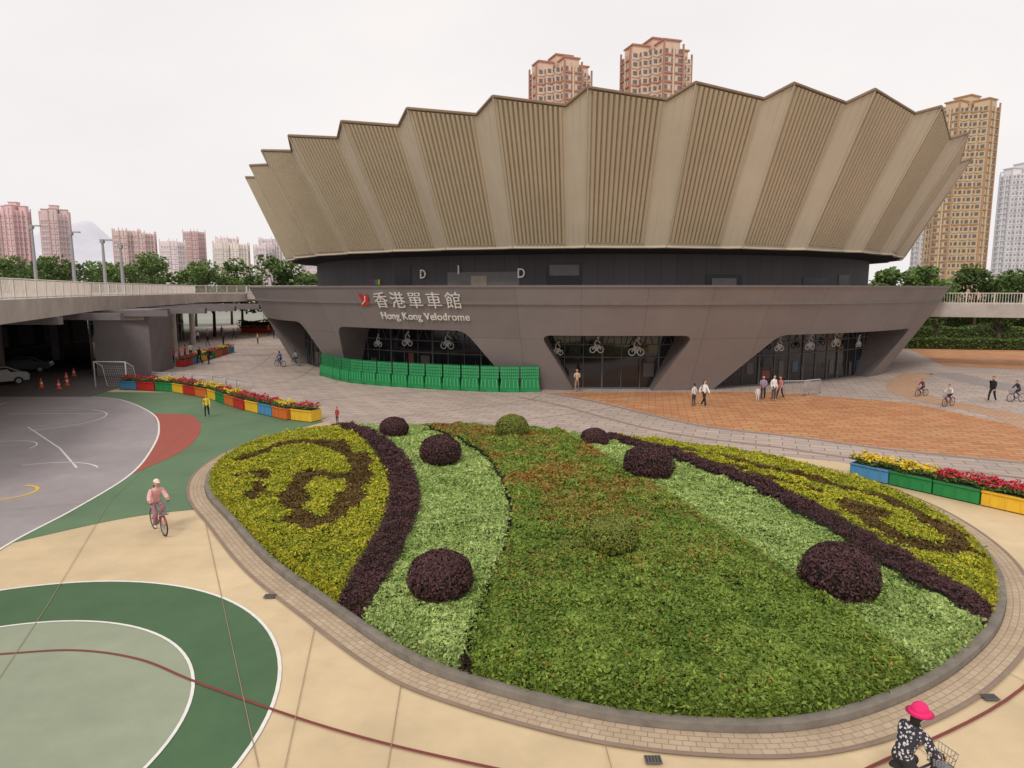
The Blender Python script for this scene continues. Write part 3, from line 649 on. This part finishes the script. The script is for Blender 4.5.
for j in range(8):
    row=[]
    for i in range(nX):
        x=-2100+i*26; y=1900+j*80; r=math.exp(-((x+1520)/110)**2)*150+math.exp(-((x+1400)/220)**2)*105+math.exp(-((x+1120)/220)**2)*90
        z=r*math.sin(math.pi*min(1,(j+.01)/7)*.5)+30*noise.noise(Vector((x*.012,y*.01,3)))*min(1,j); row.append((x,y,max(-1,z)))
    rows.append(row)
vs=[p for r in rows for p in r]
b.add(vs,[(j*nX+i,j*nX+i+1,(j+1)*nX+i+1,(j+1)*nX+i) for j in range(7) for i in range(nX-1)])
b.obj('hill',M('hill_haze_tint',lin(204,204,212),.95,.06,.01),None,True)  # aerial haze is mixed into the hill's pale base colour
# ------------------------------------------------------------------ green barriers
def path_len(p): return sum(math.dist(a,b) for a,b in zip(p[:-1],p[1:]))
def along(p,s):
    for a,b in zip(p[:-1],p[1:]):
        d=math.dist(a,b)
        if s<=d: t=s/d; return (a[0]+(b[0]-a[0])*t,a[1]+(b[1]-a[1])*t,math.atan2(b[1]-a[1],b[0]-a[0]))
        s-=d
    return (*p[-1],math.atan2(p[-1][1]-p[-2][1],p[-1][0]-p[-2][0]))
gm=[M('green_barrier_plastic',lin(34,130,74),.5,.2,1.2),M('green_barrier_panel',lin(66,166,106),.55,.2,1.2),M('green_frame',lin(30,112,66),.5),white]
bp=cat([(-16.4,58.6),(-12.3,53.6),(-6,50.4),(-.9,48.9),(2.0,49.0)],n=6); Ln=path_len(bp); nu=15
for i in range(nu):
    x,y,a=along(bp,(i+.5)*Ln/nu); o=E('green_construction_barrier',(x,y,0),a+random.uniform(-.05,.05)); b=B(); Lu=Ln/nu*.97
    b.box((0,0,.14),(Lu,.5,.28),0); b.box((0,0,.62),(Lu,.42,.68),0,0,.86); b.box((-Lu*.28,0,.05),(Lu*.3,.56,.1),2)
    for k_ in range(5): b.box((-Lu/2+Lu*(k_+.5)/5,-.22,.6),(.09,.06,.6),1)
    b.box((0,0,1.4),(Lu*.94,.05,.85),1); 
    for k_ in range(11): b.box((-Lu*.47+Lu*.94*k_/10,-.035,1.4),(.04,.04,.85),2)
    for z in (.98,1.2,1.42,1.64,1.86): b.box((0,-.03,z),(Lu*.96,.07,.04),2)
    b.box((0,.0,1.5),(.18,.02,.5),1)
    b.obj('barrier_unit',gm,o,False,.015)
# ------------------------------------------------------------------ planters
pcols=[M('panel_red',lin(185,50,45),.5),M('panel_blue',lin(80,140,180),.5),M('panel_yellow',lin(225,180,50),.5),M('panel_green',lin(40,130,70),.5),M('panel_orange',lin(205,110,50),.5)]
soil=M('soil',(.04,.03,.02),.95)
def planter(x,y,a,L_,w_,h_,ci,fl_,dens=260):
    o=E('flower_planter',(x,y,0),a); b=B()
    b.box((0,0,h_/2+.04),(L_,w_,h_),0); b.box((0,0,h_+.05),(L_-.1,w_-.1,.03),1)
    for sx in(-1,1):
        for sy in(-1,1): b.box((sx*(L_/2-.06),sy*(w_/2-.06),.03),(.08,.08,.06),2)
    for k_ in (-1,0,1): b.box((k_*L_*.3,-w_/2-.012,h_/2+.05),(.04,.03,h_*.9),0)
    b.box((0,-w_/2-.02,h_+.0),(L_+.02,.06,.05),0)
    b.obj('planter_box',[pcols[ci],soil,dark],o,False,.01)
    n=int(dens*L_); hh_=lambda P:(.5+.5*np.sin(P[:,0]*5+x)*np.cos(P[:,1]*6))
    P=np.column_stack([rng.uniform(-L_/2-.05,L_/2+.05,n),rng.uniform(-w_/2-.08,w_/2+.08,n),np.zeros(n)]); P[:,2]=h_+.1+.30*hh_(P)*rng.uniform(.3,1,n)
    c=mixc((.05,.11,.02),(.16,.25,.05),rng.uniform(0,1,n)); leaves('foliage',P,.12,c,o,.6)
    n=int(n*.6); P=np.column_stack([rng.uniform(-L_/2,L_/2,n),rng.uniform(-w_/2-.05,w_/2+.05,n),np.zeros(n)]); P[:,2]=h_+.22+.28*hh_(P)*rng.uniform(.6,1,n)
    fc={'r':((.40,.01,.03),(.72,.04,.07)),'y':((.75,.5,.02),(.85,.68,.06)),'o':((.8,.30,.02),(.85,.5,.05))}[fl_]
    leaves('blossoms',P,.11,mixc(fc[0],fc[1],rng.uniform(0,1,n)),o,1.2,asp=.95)
lp=[(-29,50.4),(-24.3,49.1),(-20.2,45.9),(-16.6,41.9),(-12.9,38.6),(-10.9,37.6)]; Ln=path_len(lp); nu=14
for i in range(nu):
    x,y,a=along(lp,(i+.5)*Ln/nu); planter(x,y,a,Ln/nu*.93,.85,.62,[1,0,3,2,0,4,2,3,4,0,2,1,4,2][i],'rryrryyryrrryr'[i],230)
for x,y,ci,ff,L_ in ((14.1,26.2,1,'y',1.5),(14.98,24.95,3,'y',1.5),(15.86,23.7,3,'r',1.5),(16.74,22.45,2,'r',1.5),(17.62,21.2,2,'o',1.5),(18.5,19.95,2,'y',1.5)): planter(x,y-.3,math.atan2(-1.25,.88),L_*.98,.8,.52,ci,ff,420)
for i in range(7): planter(-36.0-i*.25+4.2,66+i*2.3,1.65,2.1,.8,.6,i%5,'rryrryr'[i],150)
for i in range(3): planter(-44+i*6,118+i,0.05,5,1.2,.8,i,'yry'[i],60)
# ------------------------------------------------------------------ street furniture
def lamp(x,y,h,z=0):
    o=E('street_lamp',(x,y,z)); b=B(); b.tube([(0,0,0),(0,0,h*.5),(0,0,h)],[.24,.20,.15],0,8); b.box((0,0,.15),(.5,.5,.3),0); b.box((.0,0,h+.15),(.45,.45,.5),0); b.box((.5,0,h+.3),(1.4,.34,.15),0); b.obj('lamp_post',M('lamp_grey',lin(150,148,150),.5),o)
for a in ((-62,90,8.4,6.8),(-57,90,7.6,6.8),(-53,90,6.6,6.8),(-51,90.5,6.0,6.8)): lamp(*a)
o=E('football_goal',(-30.0,50.6,0),-.15); b=B(); gw=2.6
b.tube([(-gw/2,0,0),(-gw/2,0,2.0),(gw/2,0,2.0),(gw/2,0,0)],.05,0,8); b.tube([(-gw/2,0,2.0),(-gw/2,.8,1.6),(-gw/2,1.2,0),(gw/2,1.2,0),(gw/2,.8,1.6),(gw/2,0,2.0)],.025,0,6)
for i in range(16): t=-gw/2+gw*i/15; b.tube([(t,.8,1.6),(t,1.2,0)],.006,0,3)
for i in range(9): z=.2*i; b.tube([(-gw/2,1.2-.25*z,z),(gw/2,1.2-.25*z,z)],.006,0,3)
b.obj('goal_frame',white,o,True)
def cone(x,y):
    o=E('traffic_cone',(x,y,0)); b=B(); b.box((0,0,.02),(.36,.36,.04),0)
    pr=[(.14,.04),(.10,.3),(.085,.4),(.055,.58),(.03,.72)]
    for (r0,z0),(r1,z1),mi in zip(pr[:-1],pr[1:],(0,1,0,0)): b.tube([(0,0,z0),(0,0,z1)],[r0,r1],mi,12)
    b.obj('cone',[M('cone_orange',lin(220,90,40),.5),white],o)
for a in ((-35.5,51),(-34.4,52.3),(-36.2,55),(-33.8,50.4),(-37.5,58)): cone(*a)
def rack(x,y,a,L_=2.4,n_=1):
    o=E('crowd_barrier',(x,y,0),a); b=B(); 
    b.tube([(-L_/2,0,.0),(-L_/2,0,1.02),(-L_/2+.08,0,1.1),(L_/2-.08,0,1.1),(L_/2,0,1.02),(L_/2,0,0)],.03,0,8); b.tube([(-L_/2,0,.25),(L_/2,0,.25)],.02,0,6)
    for i in range(14): t=-L_/2+L_*(i+1)/15; b.tube([(t,0,.25),(t,0,1.1)],.01,0,4)
    for s in(-1,1): b.tube([(s*L_*.4,-.3,.02),(s*L_*.4,.3,.02)],.025,0,6)
    b.obj('barrier_frame',M('galvanised',lin(190,190,190),.4,metal=.4),o,True)
rack(19.6,46.6,.1,1.9); rack(21.0,47.2,.5,1.6)
for i in range(6): 
    x,y,a=along([(-27.5,51.7),(-22,49.6),(-18.5,46.6)],1+i*2.0); rack(x,y,a,1.9)
def car(x,y,a,col):
    o=E('parked_car',(x,y,0),a); b=B()
    prof=[(-2.15,.35),(-2.2,.75),(-2.05,.98),(-1.2,1.03),(-.6,1.45),(.75,1.47),(1.55,1.05),(2.05,.95),(2.15,.6),(2.1,.33)]
    n=len(prof); vs=[]
    for k_,(yy,sc_) in enumerate([(-.84,0),(-.74,1),(.74,1),(.84,0)]):
        for px,pz in prof:
            if sc_==0: vs.append((px*.98,yy,min(pz,1.0)*.97+.01)) 
            else: vs.append((px,yy*(.84 if pz>1.2 else 1.0),pz))
    fs=[]
    for k_ in range(3):
        for i in range(n): j=(i+1)%n; fs.append((k_*n+i,k_*n+j,(k_+1)*n+j,(k_+1)*n+i))
    fs.append(tuple(range(n))[::-1]); fs.append(tuple(3*n+i for i in range(n))); b.add(vs,fs,0)
    for s in(-1,1):
        b.add([(-1.1,s*.80,1.03),(-.6,s*.66,1.38),(.7,s*.66,1.40),(1.35,s*.80,1.05)],[(0,1,2,3)],1)
        for wx in(-1.3,1.35):
            b.tube([(wx,s*.72,.32),(wx,s*.88,.32)],.33,2,18); b.tube([(wx,s*.8,.32),(wx,s*.895,.32)],.19,3,12)
    b.add([(.82,-.6,1.46),(.82,.6,1.46),(1.55,.7,1.08),(1.55,-.7,1.08)],[(0,1,2,3)],1); b.add([(-.66,-.6,1.44),(-.66,.6,1.44),(-1.22,.7,1.07),(-1.22,-.7,1.07)],[(0,1,2,3)],1)
    for s in(-1,1): b.box((2.13,s*.58,.72),(.08,.34,.14),3); b.box((-2.19,s*.6,.8),(.06,.28,.16),4)
    b.obj('car_body',[M('car_paint'+str(col),col,.25,.02),glass,M('tyre',(.02,.02,.02),.9),grey,M('tail_red',(.4,.02,.02),.4)],o,False,.03)
car(-39.8,52.0,.9,(.30,.29,.28)); car(-43.5,60.5,.4,(.05,.05,.06)); car(-46,46,.4,(.4,.4,.4))
def bicycle(x,y,a,s=1,col=(.5,.1,.12),z=0):
    o=E('bicycle',(x,y,z),a,s); b=B(); r=.32
    for wy in(-.52,.52):
        b.tube([(0,wy+r*math.cos(t),r+.01+r*math.sin(t)) for t in np.linspace(0,2*math.pi,29)[:-1]],.022,1,6,True)
        b.tube([(0,wy+(r-.035)*math.cos(t),r+.01+(r-.035)*math.sin(t)) for t in np.linspace(0,2*math.pi,29)[:-1]],.010,2,5,True)
        for k_ in range(14): t=2*math.pi*k_/14; b.tube([(0,wy,r),(0,wy+(r-.03)*math.cos(t),r+(r-.03)*math.sin(t))],.0025,2,3)
        b.tube([(-.05,wy,r),(.05,wy,r)],.02,2,6)
    bb=(0,-.06,.3); st=(0,-.2,.72)
    for p in ([bb,st],[bb,(0,.38,.68)],[(0,-.17,.66),(0,.37,.74)]): b.tube(p,.018,0,7)
    for sx in(-.045,.045): b.tube([bb,(sx,-.52,r)],.010,0,5); b.tube([st,(sx,-.52,r)],.009,0,5); b.tube([(sx*.8,.40,.62),(sx,.52,r)],.012,0,5)
    b.tube([(0,.40,.6),(0,.33,.98)],.018,0,7); b.tube([st,(0,-.215,.86)],.014,2,6)
    b.tube([(-.29,.22,1.03),(-.2,.30,1.03),(0,.34,.99),(.2,.30,1.03),(.29,.22,1.03)],.013,2,6)
    for sx in(-1,1): b.tube([(sx*.29,.21,1.03),(sx*.21,.29,1.03)],.019,1,6)
    b.ell((0,-.24,.88),(.08,.14,.035),1,12,6,lambda p:[p[0]*(1-.6*max(0,p[1])),p[1],p[2]])
    b.tube([(-.02,-.06,.3),(.02,-.06,.3)],.07,2,14)
    b.tube([(.05,-.06,.3),(.06,.02,.16)],.01,2,5); b.tube([(-.05,-.06,.3),(-.06,-.14,.44)],.01,2,5)
    b.box((.11,.02,.155),(.09,.07,.02),1); b.box((-.11,-.14,.445),(.09,.07,.02),1)
    for k_ in range(7): 
        t=k_/6; b.tube([(-.15+.3*t,.42,.92),(-.12+.24*t,.44,.70)],.004,2,3); b.tube([(-.15+.3*t,.66,.92),(-.12+.24*t,.62,.70)],.004,2,3)
    for zz,e in ((.92,.15),(.81,.135),(.70,.12)): b.tube([(-e,.42,zz),(e,.42,zz),(e,.64,zz),(-e,.64,zz)],.006,2,4,True)
    b.quad((-.12,.43,.70),(.12,.43,.70),(.12,.62,.70),(-.12,.62,.70),2)
    for wy,s0,s1 in((-.52,20,160),(.52,30,150)): b.tube([(0,wy+(r+.04)*math.cos(D(t)),r+(r+.04)*math.sin(D(t))) for t in range(s0,s1+1,14)],.016,0,5)
    b.obj('bicycle_frame',[M('bike'+str(col),col,.35,.03),M('rubber',(.015,.015,.015),.8),grey],o,True)
# ------------------------------------------------------------------ people
def hand_mesh(side,grip):
    b=B(); s=side
    b.ell((0,0,-.05),(.040,.017,.052),0,10,8)
    for i,(fx,ln) in enumerate(((-.030,.058),(-.011,.070),(.010,.074),(.030,.068))):
        c=1.25 if grip else .45; L3=[ln*.45,ln*.3,ln*.25]; p=Vector((fx*s,0,-.088)); a=.1; pts=[p-Vector((0,0,-.02)),p]
        for q in L3: a+=c*.75; p=p+Vector((0,math.sin(a)*q,-math.cos(a)*q)); pts.append(p)
        b.tube(pts,[.0095,.0095,.009,.008,.006],0,6)
    b.tube([(.030*s,.004,-.035),(.050*s,.018,-.058),(.052*s,.030,-.082),(.045*s,.038,-.10)],[.012,.0115,.010,.007],0,6)
    return b
SK=lin(205,150,120)
def skinmat(): return M('skin',SK,.55,.05,10)
def human(name,x,y,a,h=1.66,pose='stand',top=(.3,.3,.3),bot=(.04,.045,.07),hair=(.012,.01,.009),shoe=(.3,.3,.3),long=False,hat=None,topmat=None,sleeve=True,longhair=False,z=0,ph=1,loose=0,pack=None):
    s=h/1.7; o=E(name,(x,y,z),a,s)
    J={}
    if pose=='ride':
        J.update(pel=(0,-.21,.98),wai=(0,-.16,1.10),che=(0,-.05,1.30),nb=(0,.02,1.44),nk=(0,.045,1.50),hd=(0,.07,1.57),
        sR=(.165,.0,1.39),sL=(-.165,.0,1.39),eR=(.25,.07,1.17),eL=(-.25,.07,1.17),wR=(.265,.20,1.09),wL=(-.265,.20,1.09),
        hR=(.09,-.19,.94),hL=(-.09,-.19,.94),kR=(.12,.18,.62),kL=(-.12,.22,.82),aR=(.11,-.03,.24),aL=(-.11,-.16,.53),tR=(.11,.11,.19),tL=(-.11,-.02,.48))
    else:
        w_=.0 if pose=='stand' else .17*ph
        J.update(pel=(0,0,.93),wai=(0,0,1.06),che=(0,.0,1.27),nb=(0,-.005,1.42),nk=(0,.005,1.49),hd=(0,.02,1.56),
        sR=(.165,0,1.38),sL=(-.165,0,1.38),eR=(.215,-.03-w_*.8,1.12),eL=(-.215,-.03+w_*.8,1.12),wR=(.22,.06-w_*1.1,.89),wL=(-.22,.06+w_*1.1,.89),
        hR=(.088,0,.89),hL=(-.088,0,.89),kR=(.10,.03+w_*.9,.49),kL=(-.10,.03-w_*.6,.49),aR=(.10,-.01+w_*1.5,.09),aL=(-.10,-.01-w_*1.9,.10),tR=(.11,.15+w_*1.5,.04),tL=(-.11,.14-w_*1.7,.04))
        if pose=='carry': J.update(eR=(.2,.05,1.12),wR=(.12,.28,1.15),eL=(-.2,.05,1.12),wL=(-.12,.28,1.12))
        if pose=='push': J.update(eR=(.2,.1,1.16),wR=(.16,.38,1.05),eL=(-.2,.1,1.16),wL=(-.16,.38,1.05))
    Rr=dict(pel=.135,wai=.112,che=.142,nb=.07,nk=.048,hd=.06,sR=.062,sL=.062,eR=.046,eL=.046,wR=.030,wL=.030,hR=.09,hL=.09,kR=.058,kL=.058,aR=.038,aL=.038,tR=.036,tL=.036)
    if top and sleeve: Rr.update(eR=.052,eL=.052,wR=.042,wL=.042)
    if loose: 
        for k_ in ('pel','wai','che','sR','sL','eR','eL','wR','wL'): Rr[k_]+=.022*loose
        for k_ in ('kR','kL','aR','aL'): Rr[k_]+=.018*loose
    ed=[('pel','wai','t'),('wai','che','t'),('che','nb','t'),('nb','nk','s'),('nk','hd','s'),('che','sR','t'),('che','sL','t'),('sR','eR','t'),('sL','eL','t'),('eR','wR','t' if sleeve else 's'),('eL','wL','t' if sleeve else 's'),
        ('pel','hR','b'),('pel','hL','b'),('hR','kR','b'),('hL','kL','b'),('kR','aR','b'),('kL','aL','b'),('aR','tR','f'),('aL','tL','f')]
    names=list(J); me=bpy.data.meshes.new('sk'); me.from_pydata([J[k_] for k_ in names],[(names.index(p),names.index(q)) for p,q,_ in ed],[])
    ob=bpy.data.objects.new('sk',me); link(ob); md=ob.modifiers.new('s','SKIN'); md.use_smooth_shade=True; md.branch_smoothing=.4; sd_m=ob.modifiers.new('ss','SUBSURF'); sd_m.levels=2; sd_m.render_levels=2
    if not me.skin_vertices: 
        bpy.context.view_layer.objects.active=ob; bpy.ops.mesh.customdata_skin_add()
    for i,k_ in enumerate(names):
        sv=me.skin_vertices[0].data[i]; r=Rr[k_]; f=(.82 if k_ in('pel','wai','che') else 1); sv.radius=(r,r*f) if k_ not in('che',) else (r*1.0,r*.78); sv.use_root=(k_=='pel')
    bpy.context.view_layer.update(); dg=bpy.context.evaluated_depsgraph_get(); m2=bpy.data.meshes.new_from_object(ob.evaluated_get(dg)); bpy.data.objects.remove(ob)
    m2.materials.clear()
    tm=topmat or M('cloth'+str(top),top,.85,.12,12,.2,60); bm_=M('cloth'+str(bot),bot,.85,.12,12,.2,60)
    for mm in (tm,bm_,skinmat(),M('shoe'+str(shoe),shoe,.6)): m2.materials.append(mm)
    segs=[(Vector(J[p]),Vector(J[q]),{'t':0,'b':1,'s':2,'f':3}[l],(Rr[p]+Rr[q])/2) for p,q,l in ed]
    for p in m2.polygons:
        c=p.center; best=(9,0)
        for A,Bv,l,r in segs:
            d=Bv-A; t=max(0,min(1,(c-A).dot(d)/d.length_squared)); q=(c-A-d*t).length-r*.9
            if q<best[0]: best=(q,l)
        p.material_index=best[1]; p.use_smooth=True
    me2=bpy.data.objects.new('body',m2); link(me2,o)
    hx,hy,hz_=J['hd']; b=B()
    def hf(p):
        x_,y_,z_=p
        if z_<0: x_*=1-.32*z_*z_; y_*=1-.12*z_*z_
        if y_>0: y_*=.94
        return [x_,y_,z_]
    C=(hx,hy+.005,hz_+.045); b.ell(C,(.077,.097,.118),0,20,14,hf)
    b.ell((C[0],C[1]+.098,C[2]-.018),(.013,.020,.024),0,8,6); 
    for sx in(-1,1):
        b.ell((C[0]+sx*.079,C[1]-.003,C[2]-.01),(.012,.020,.032),0,8,6); b.ell((C[0]+sx*.030,C[1]+.083,C[2]+.010),(.013,.008,.007),1,8,6); b.ell((C[0]+sx*.030,C[1]+.090,C[2]+.010),(.0055,.004,.0055),2,6,5)
        b.box((C[0]+sx*.030,C[1]+.088,C[2]+.028),(.028,.008,.005),2)
    b.ell((C[0],C[1]+.083,C[2]-.060),(.022,.008,.007),3,8,5)
    b.obj('head',[skinmat(),M('eye_white',(.7,.7,.68),.3),M('hair'+str(hair),hair,.6),M('lips',lin(170,90,85),.5)],o,True)
    b=B()
    def hh(p):
        x_,y_,z_=p
        if y_>.25 and z_<.45: y_=.25-.15*(.45-z_); 
        if z_<-.55 and not longhair: z_=-.55
        return [x_,y_,z_]
    b.ell((C[0],C[1]-.006,C[2]+.012),(.086,.106,.122),0,20,14,hh)
    if longhair: b.ell((C[0],C[1]-.075,C[2]-.10),(.075,.045,.15),0,12,10)
    b.obj('hair',M('hair'+str(hair),hair,.6),o,True)
    if pack:
        b=B(); ch=J['che']; b.ell((ch[0],ch[1]-.19,ch[2]-.02),(.15,.10,.21),0,14,10,lambda p:[max(-.8,min(.8,p[0])),max(-.8,min(.8,p[1])),max(-.85,min(.85,p[2]))]); b.obj('backpack',M('pack'+str(pack),pack,.7),o,True)
    if hat:
        b=B(); z1=C[2]+.045
        if hat[0]=='cap':
            b.ell((C[0],C[1]-.004,z1),(.096,.112,.10),0,18,10,lambda p:[p[0],p[1],max(p[2],0)]); b.ell((C[0],C[1]+.13,z1+.005),(.075,.075,.010),0,14,6)
        else:
            b.ell((C[0],C[1]-.004,z1),(.112,.125,.125),0,20,10,lambda p:[p[0],p[1],max(p[2],-.1)]); b.tube([(C[0],C[1],z1-.035),(C[0],C[1],z1+.015)],[.18,.115],0,24)
        b.obj('hat',M('hat'+str(hat[1]),hat[1],.75,.08,20,.2),o,True)
    for sd_,W,El in((1,'wR','eR'),(-1,'wL','eL')):
        g=pose in('ride','push'); hb=hand_mesh(-sd_ if g else -sd_,g); ho=hb.obj('hand_r' if sd_>0 else 'hand_l',skinmat(),o,True)
        dv=(Vector(J[W])-Vector(J[El])).normalized()
        if g: dv=Vector((0,.8,-.6))
        ho.location=Vector(J[W])+dv*(-.005 if not g else -.02); q=Vector((0,0,-1)).rotation_difference(dv); ho.rotation_mode='QUATERNION'; ho.rotation_quaternion=q
    return o
pinkc=lin(225,170,172)
bicycle(-10.75,20.0,D(-136),.95,lin(190,70,90)); human('cyclist',-10.75,20.0,D(-136),1.62,'ride',pinkc,lin(150,110,120),longhair=True,hat=('cap',lin(235,210,200)),shoe=(.6,.6,.6),loose=1)
fm=bpy.data.materials.new('floral_jacket'); fm.use_nodes=True; nt=fm.node_tree; N=nt.nodes; L=nt.links; bs=N['Principled BSDF']; bs.inputs['Roughness'].default_value=.8
tc=N.new('ShaderNodeTexCoord'); vo=N.new('ShaderNodeTexVoronoi'); vo.inputs['Scale'].default_value=22; nn_=N.new('ShaderNodeTexNoise'); nn_.inputs['Scale'].default_value=40
mxv=N.new('ShaderNodeMix'); mxv.data_type='RGBA'; mxv.inputs[0].default_value=.05; L.new(tc.outputs['Object'],mxv.inputs[6]); L.new(tc.outputs['Object'],nn_.inputs['Vector']); L.new(nn_.outputs['Color'],mxv.inputs[7]); L.new(mxv.outputs[2],vo.inputs['Vector'])
rp=N.new('ShaderNodeValToRGB'); rp.color_ramp.elements[0].position=.32; rp.color_ramp.elements[0].color=(.66,.62,.64,1); rp.color_ramp.elements[1].position=.40; rp.color_ramp.elements[1].color=(.025,.025,.035,1)
L.new(vo.outputs['Distance'],rp.inputs['Fac']); L.new(rp.outputs['Color'],bs.inputs['Base Color'])
bicycle(5.5,8.6,D(-72),1.02,(.05,.05,.06)); human('cyclist',5.5,8.6,D(-72),1.66,'ride',(.02,.02,.02),(.03,.03,.035),topmat=fm,hat=('brim',lin(225,40,110)),longhair=True,loose=1)
human('child_pedestrian',-17.6,38.8,D(200),1.35,'walk',lin(215,190,50),lin(30,30,35),longhair=True)
human('toddler',-9.6,36.9,D(150),.95,'stand',lin(170,60,60),lin(80,50,60))
human('pedestrian',4.7,48.9,D(170),1.65,'carry',lin(200,170,140),lin(150,120,100),longhair=True)
human('pedestrian',11.5,42.6,D(30),1.45,'stand',lin(210,205,200),lin(60,60,70))
human('pedestrian',12.1,42.5,D(-150),1.68,'walk',lin(225,222,220),lin(35,35,40),longhair=True,loose=.6)
human('pedestrian',16.7,44.9,D(160),1.66,'carry',lin(150,130,150),lin(50,50,60),longhair=True,loose=.6)
human('pedestrian',17.4,44.9,D(-160),1.7,'stand',lin(225,220,215),lin(90,80,80),loose=.5); human('pedestrian',18.0,45.3,D(120),1.58,'walk',lin(190,120,120),lin(40,40,50),longhair=True,pack=lin(60,60,80))
human('child_pedestrian',16.2,44.5,D(150),1.0,'stand',lin(220,215,215),lin(200,200,205))
human('pedestrian',31.6,44.4,D(120),1.68,'walk',lin(35,35,40),lin(30,30,35),loose=.6)
for x,y,a,s_,c,t in ((27.6,42.6,120,.85,(.5,.1,.12),lin(210,200,200)),(28.4,46.8,110,.72,(.4,.1,.15),lin(120,60,70)),(33.2,44.4,100,.85,(.6,.4,.5),lin(60,60,70)),(-22.2,65,60,.9,(.1,.2,.5),lin(60,90,150)),(-21.0,66,50,.9,(.3,.3,.3),lin(150,150,160))):
    bicycle(x,y,D(a),s_,c); human('cyclist',x,y,D(a),1.66*s_,'ride',t,lin(45,45,60),loose=.4)
human('pedestrian',-30.9,67.2,D(170),1.72,'walk',lin(30,30,34),lin(28,28,32),longhair=True,loose=.8); human('pedestrian',-29.9,67.0,D(175),1.62,'walk',lin(34,32,36),lin(30,30,34),ph=-1,loose=.8)
for i in range(14):
    human('pedestrian',random.uniform(-48,-30),random.uniform(88,118),random.uniform(0,6),random.uniform(1.5,1.75),random.choice(('walk','stand')),random.choice((lin(200,60,60),lin(230,230,225),lin(60,80,130),lin(40,40,45),lin(220,180,90))),random.choice((lin(40,40,60),lin(90,85,80))))
for i in range(6): human('pedestrian',-34.6-i*.3+1.4,64+i*1.9,D(90+random.uniform(-40,40)),1.6,'stand',random.choice((lin(200,60,60),lin(220,200,190),lin(40,40,45),lin(120,140,170))),lin(40,40,55))
for i in range(4): human('pedestrian',random.uniform(55,80),random.uniform(66,90),random.uniform(0,6),1.65,'walk',random.choice((lin(200,190,180),lin(40,40,45),lin(140,60,60))),lin(40,40,55))
print('done')
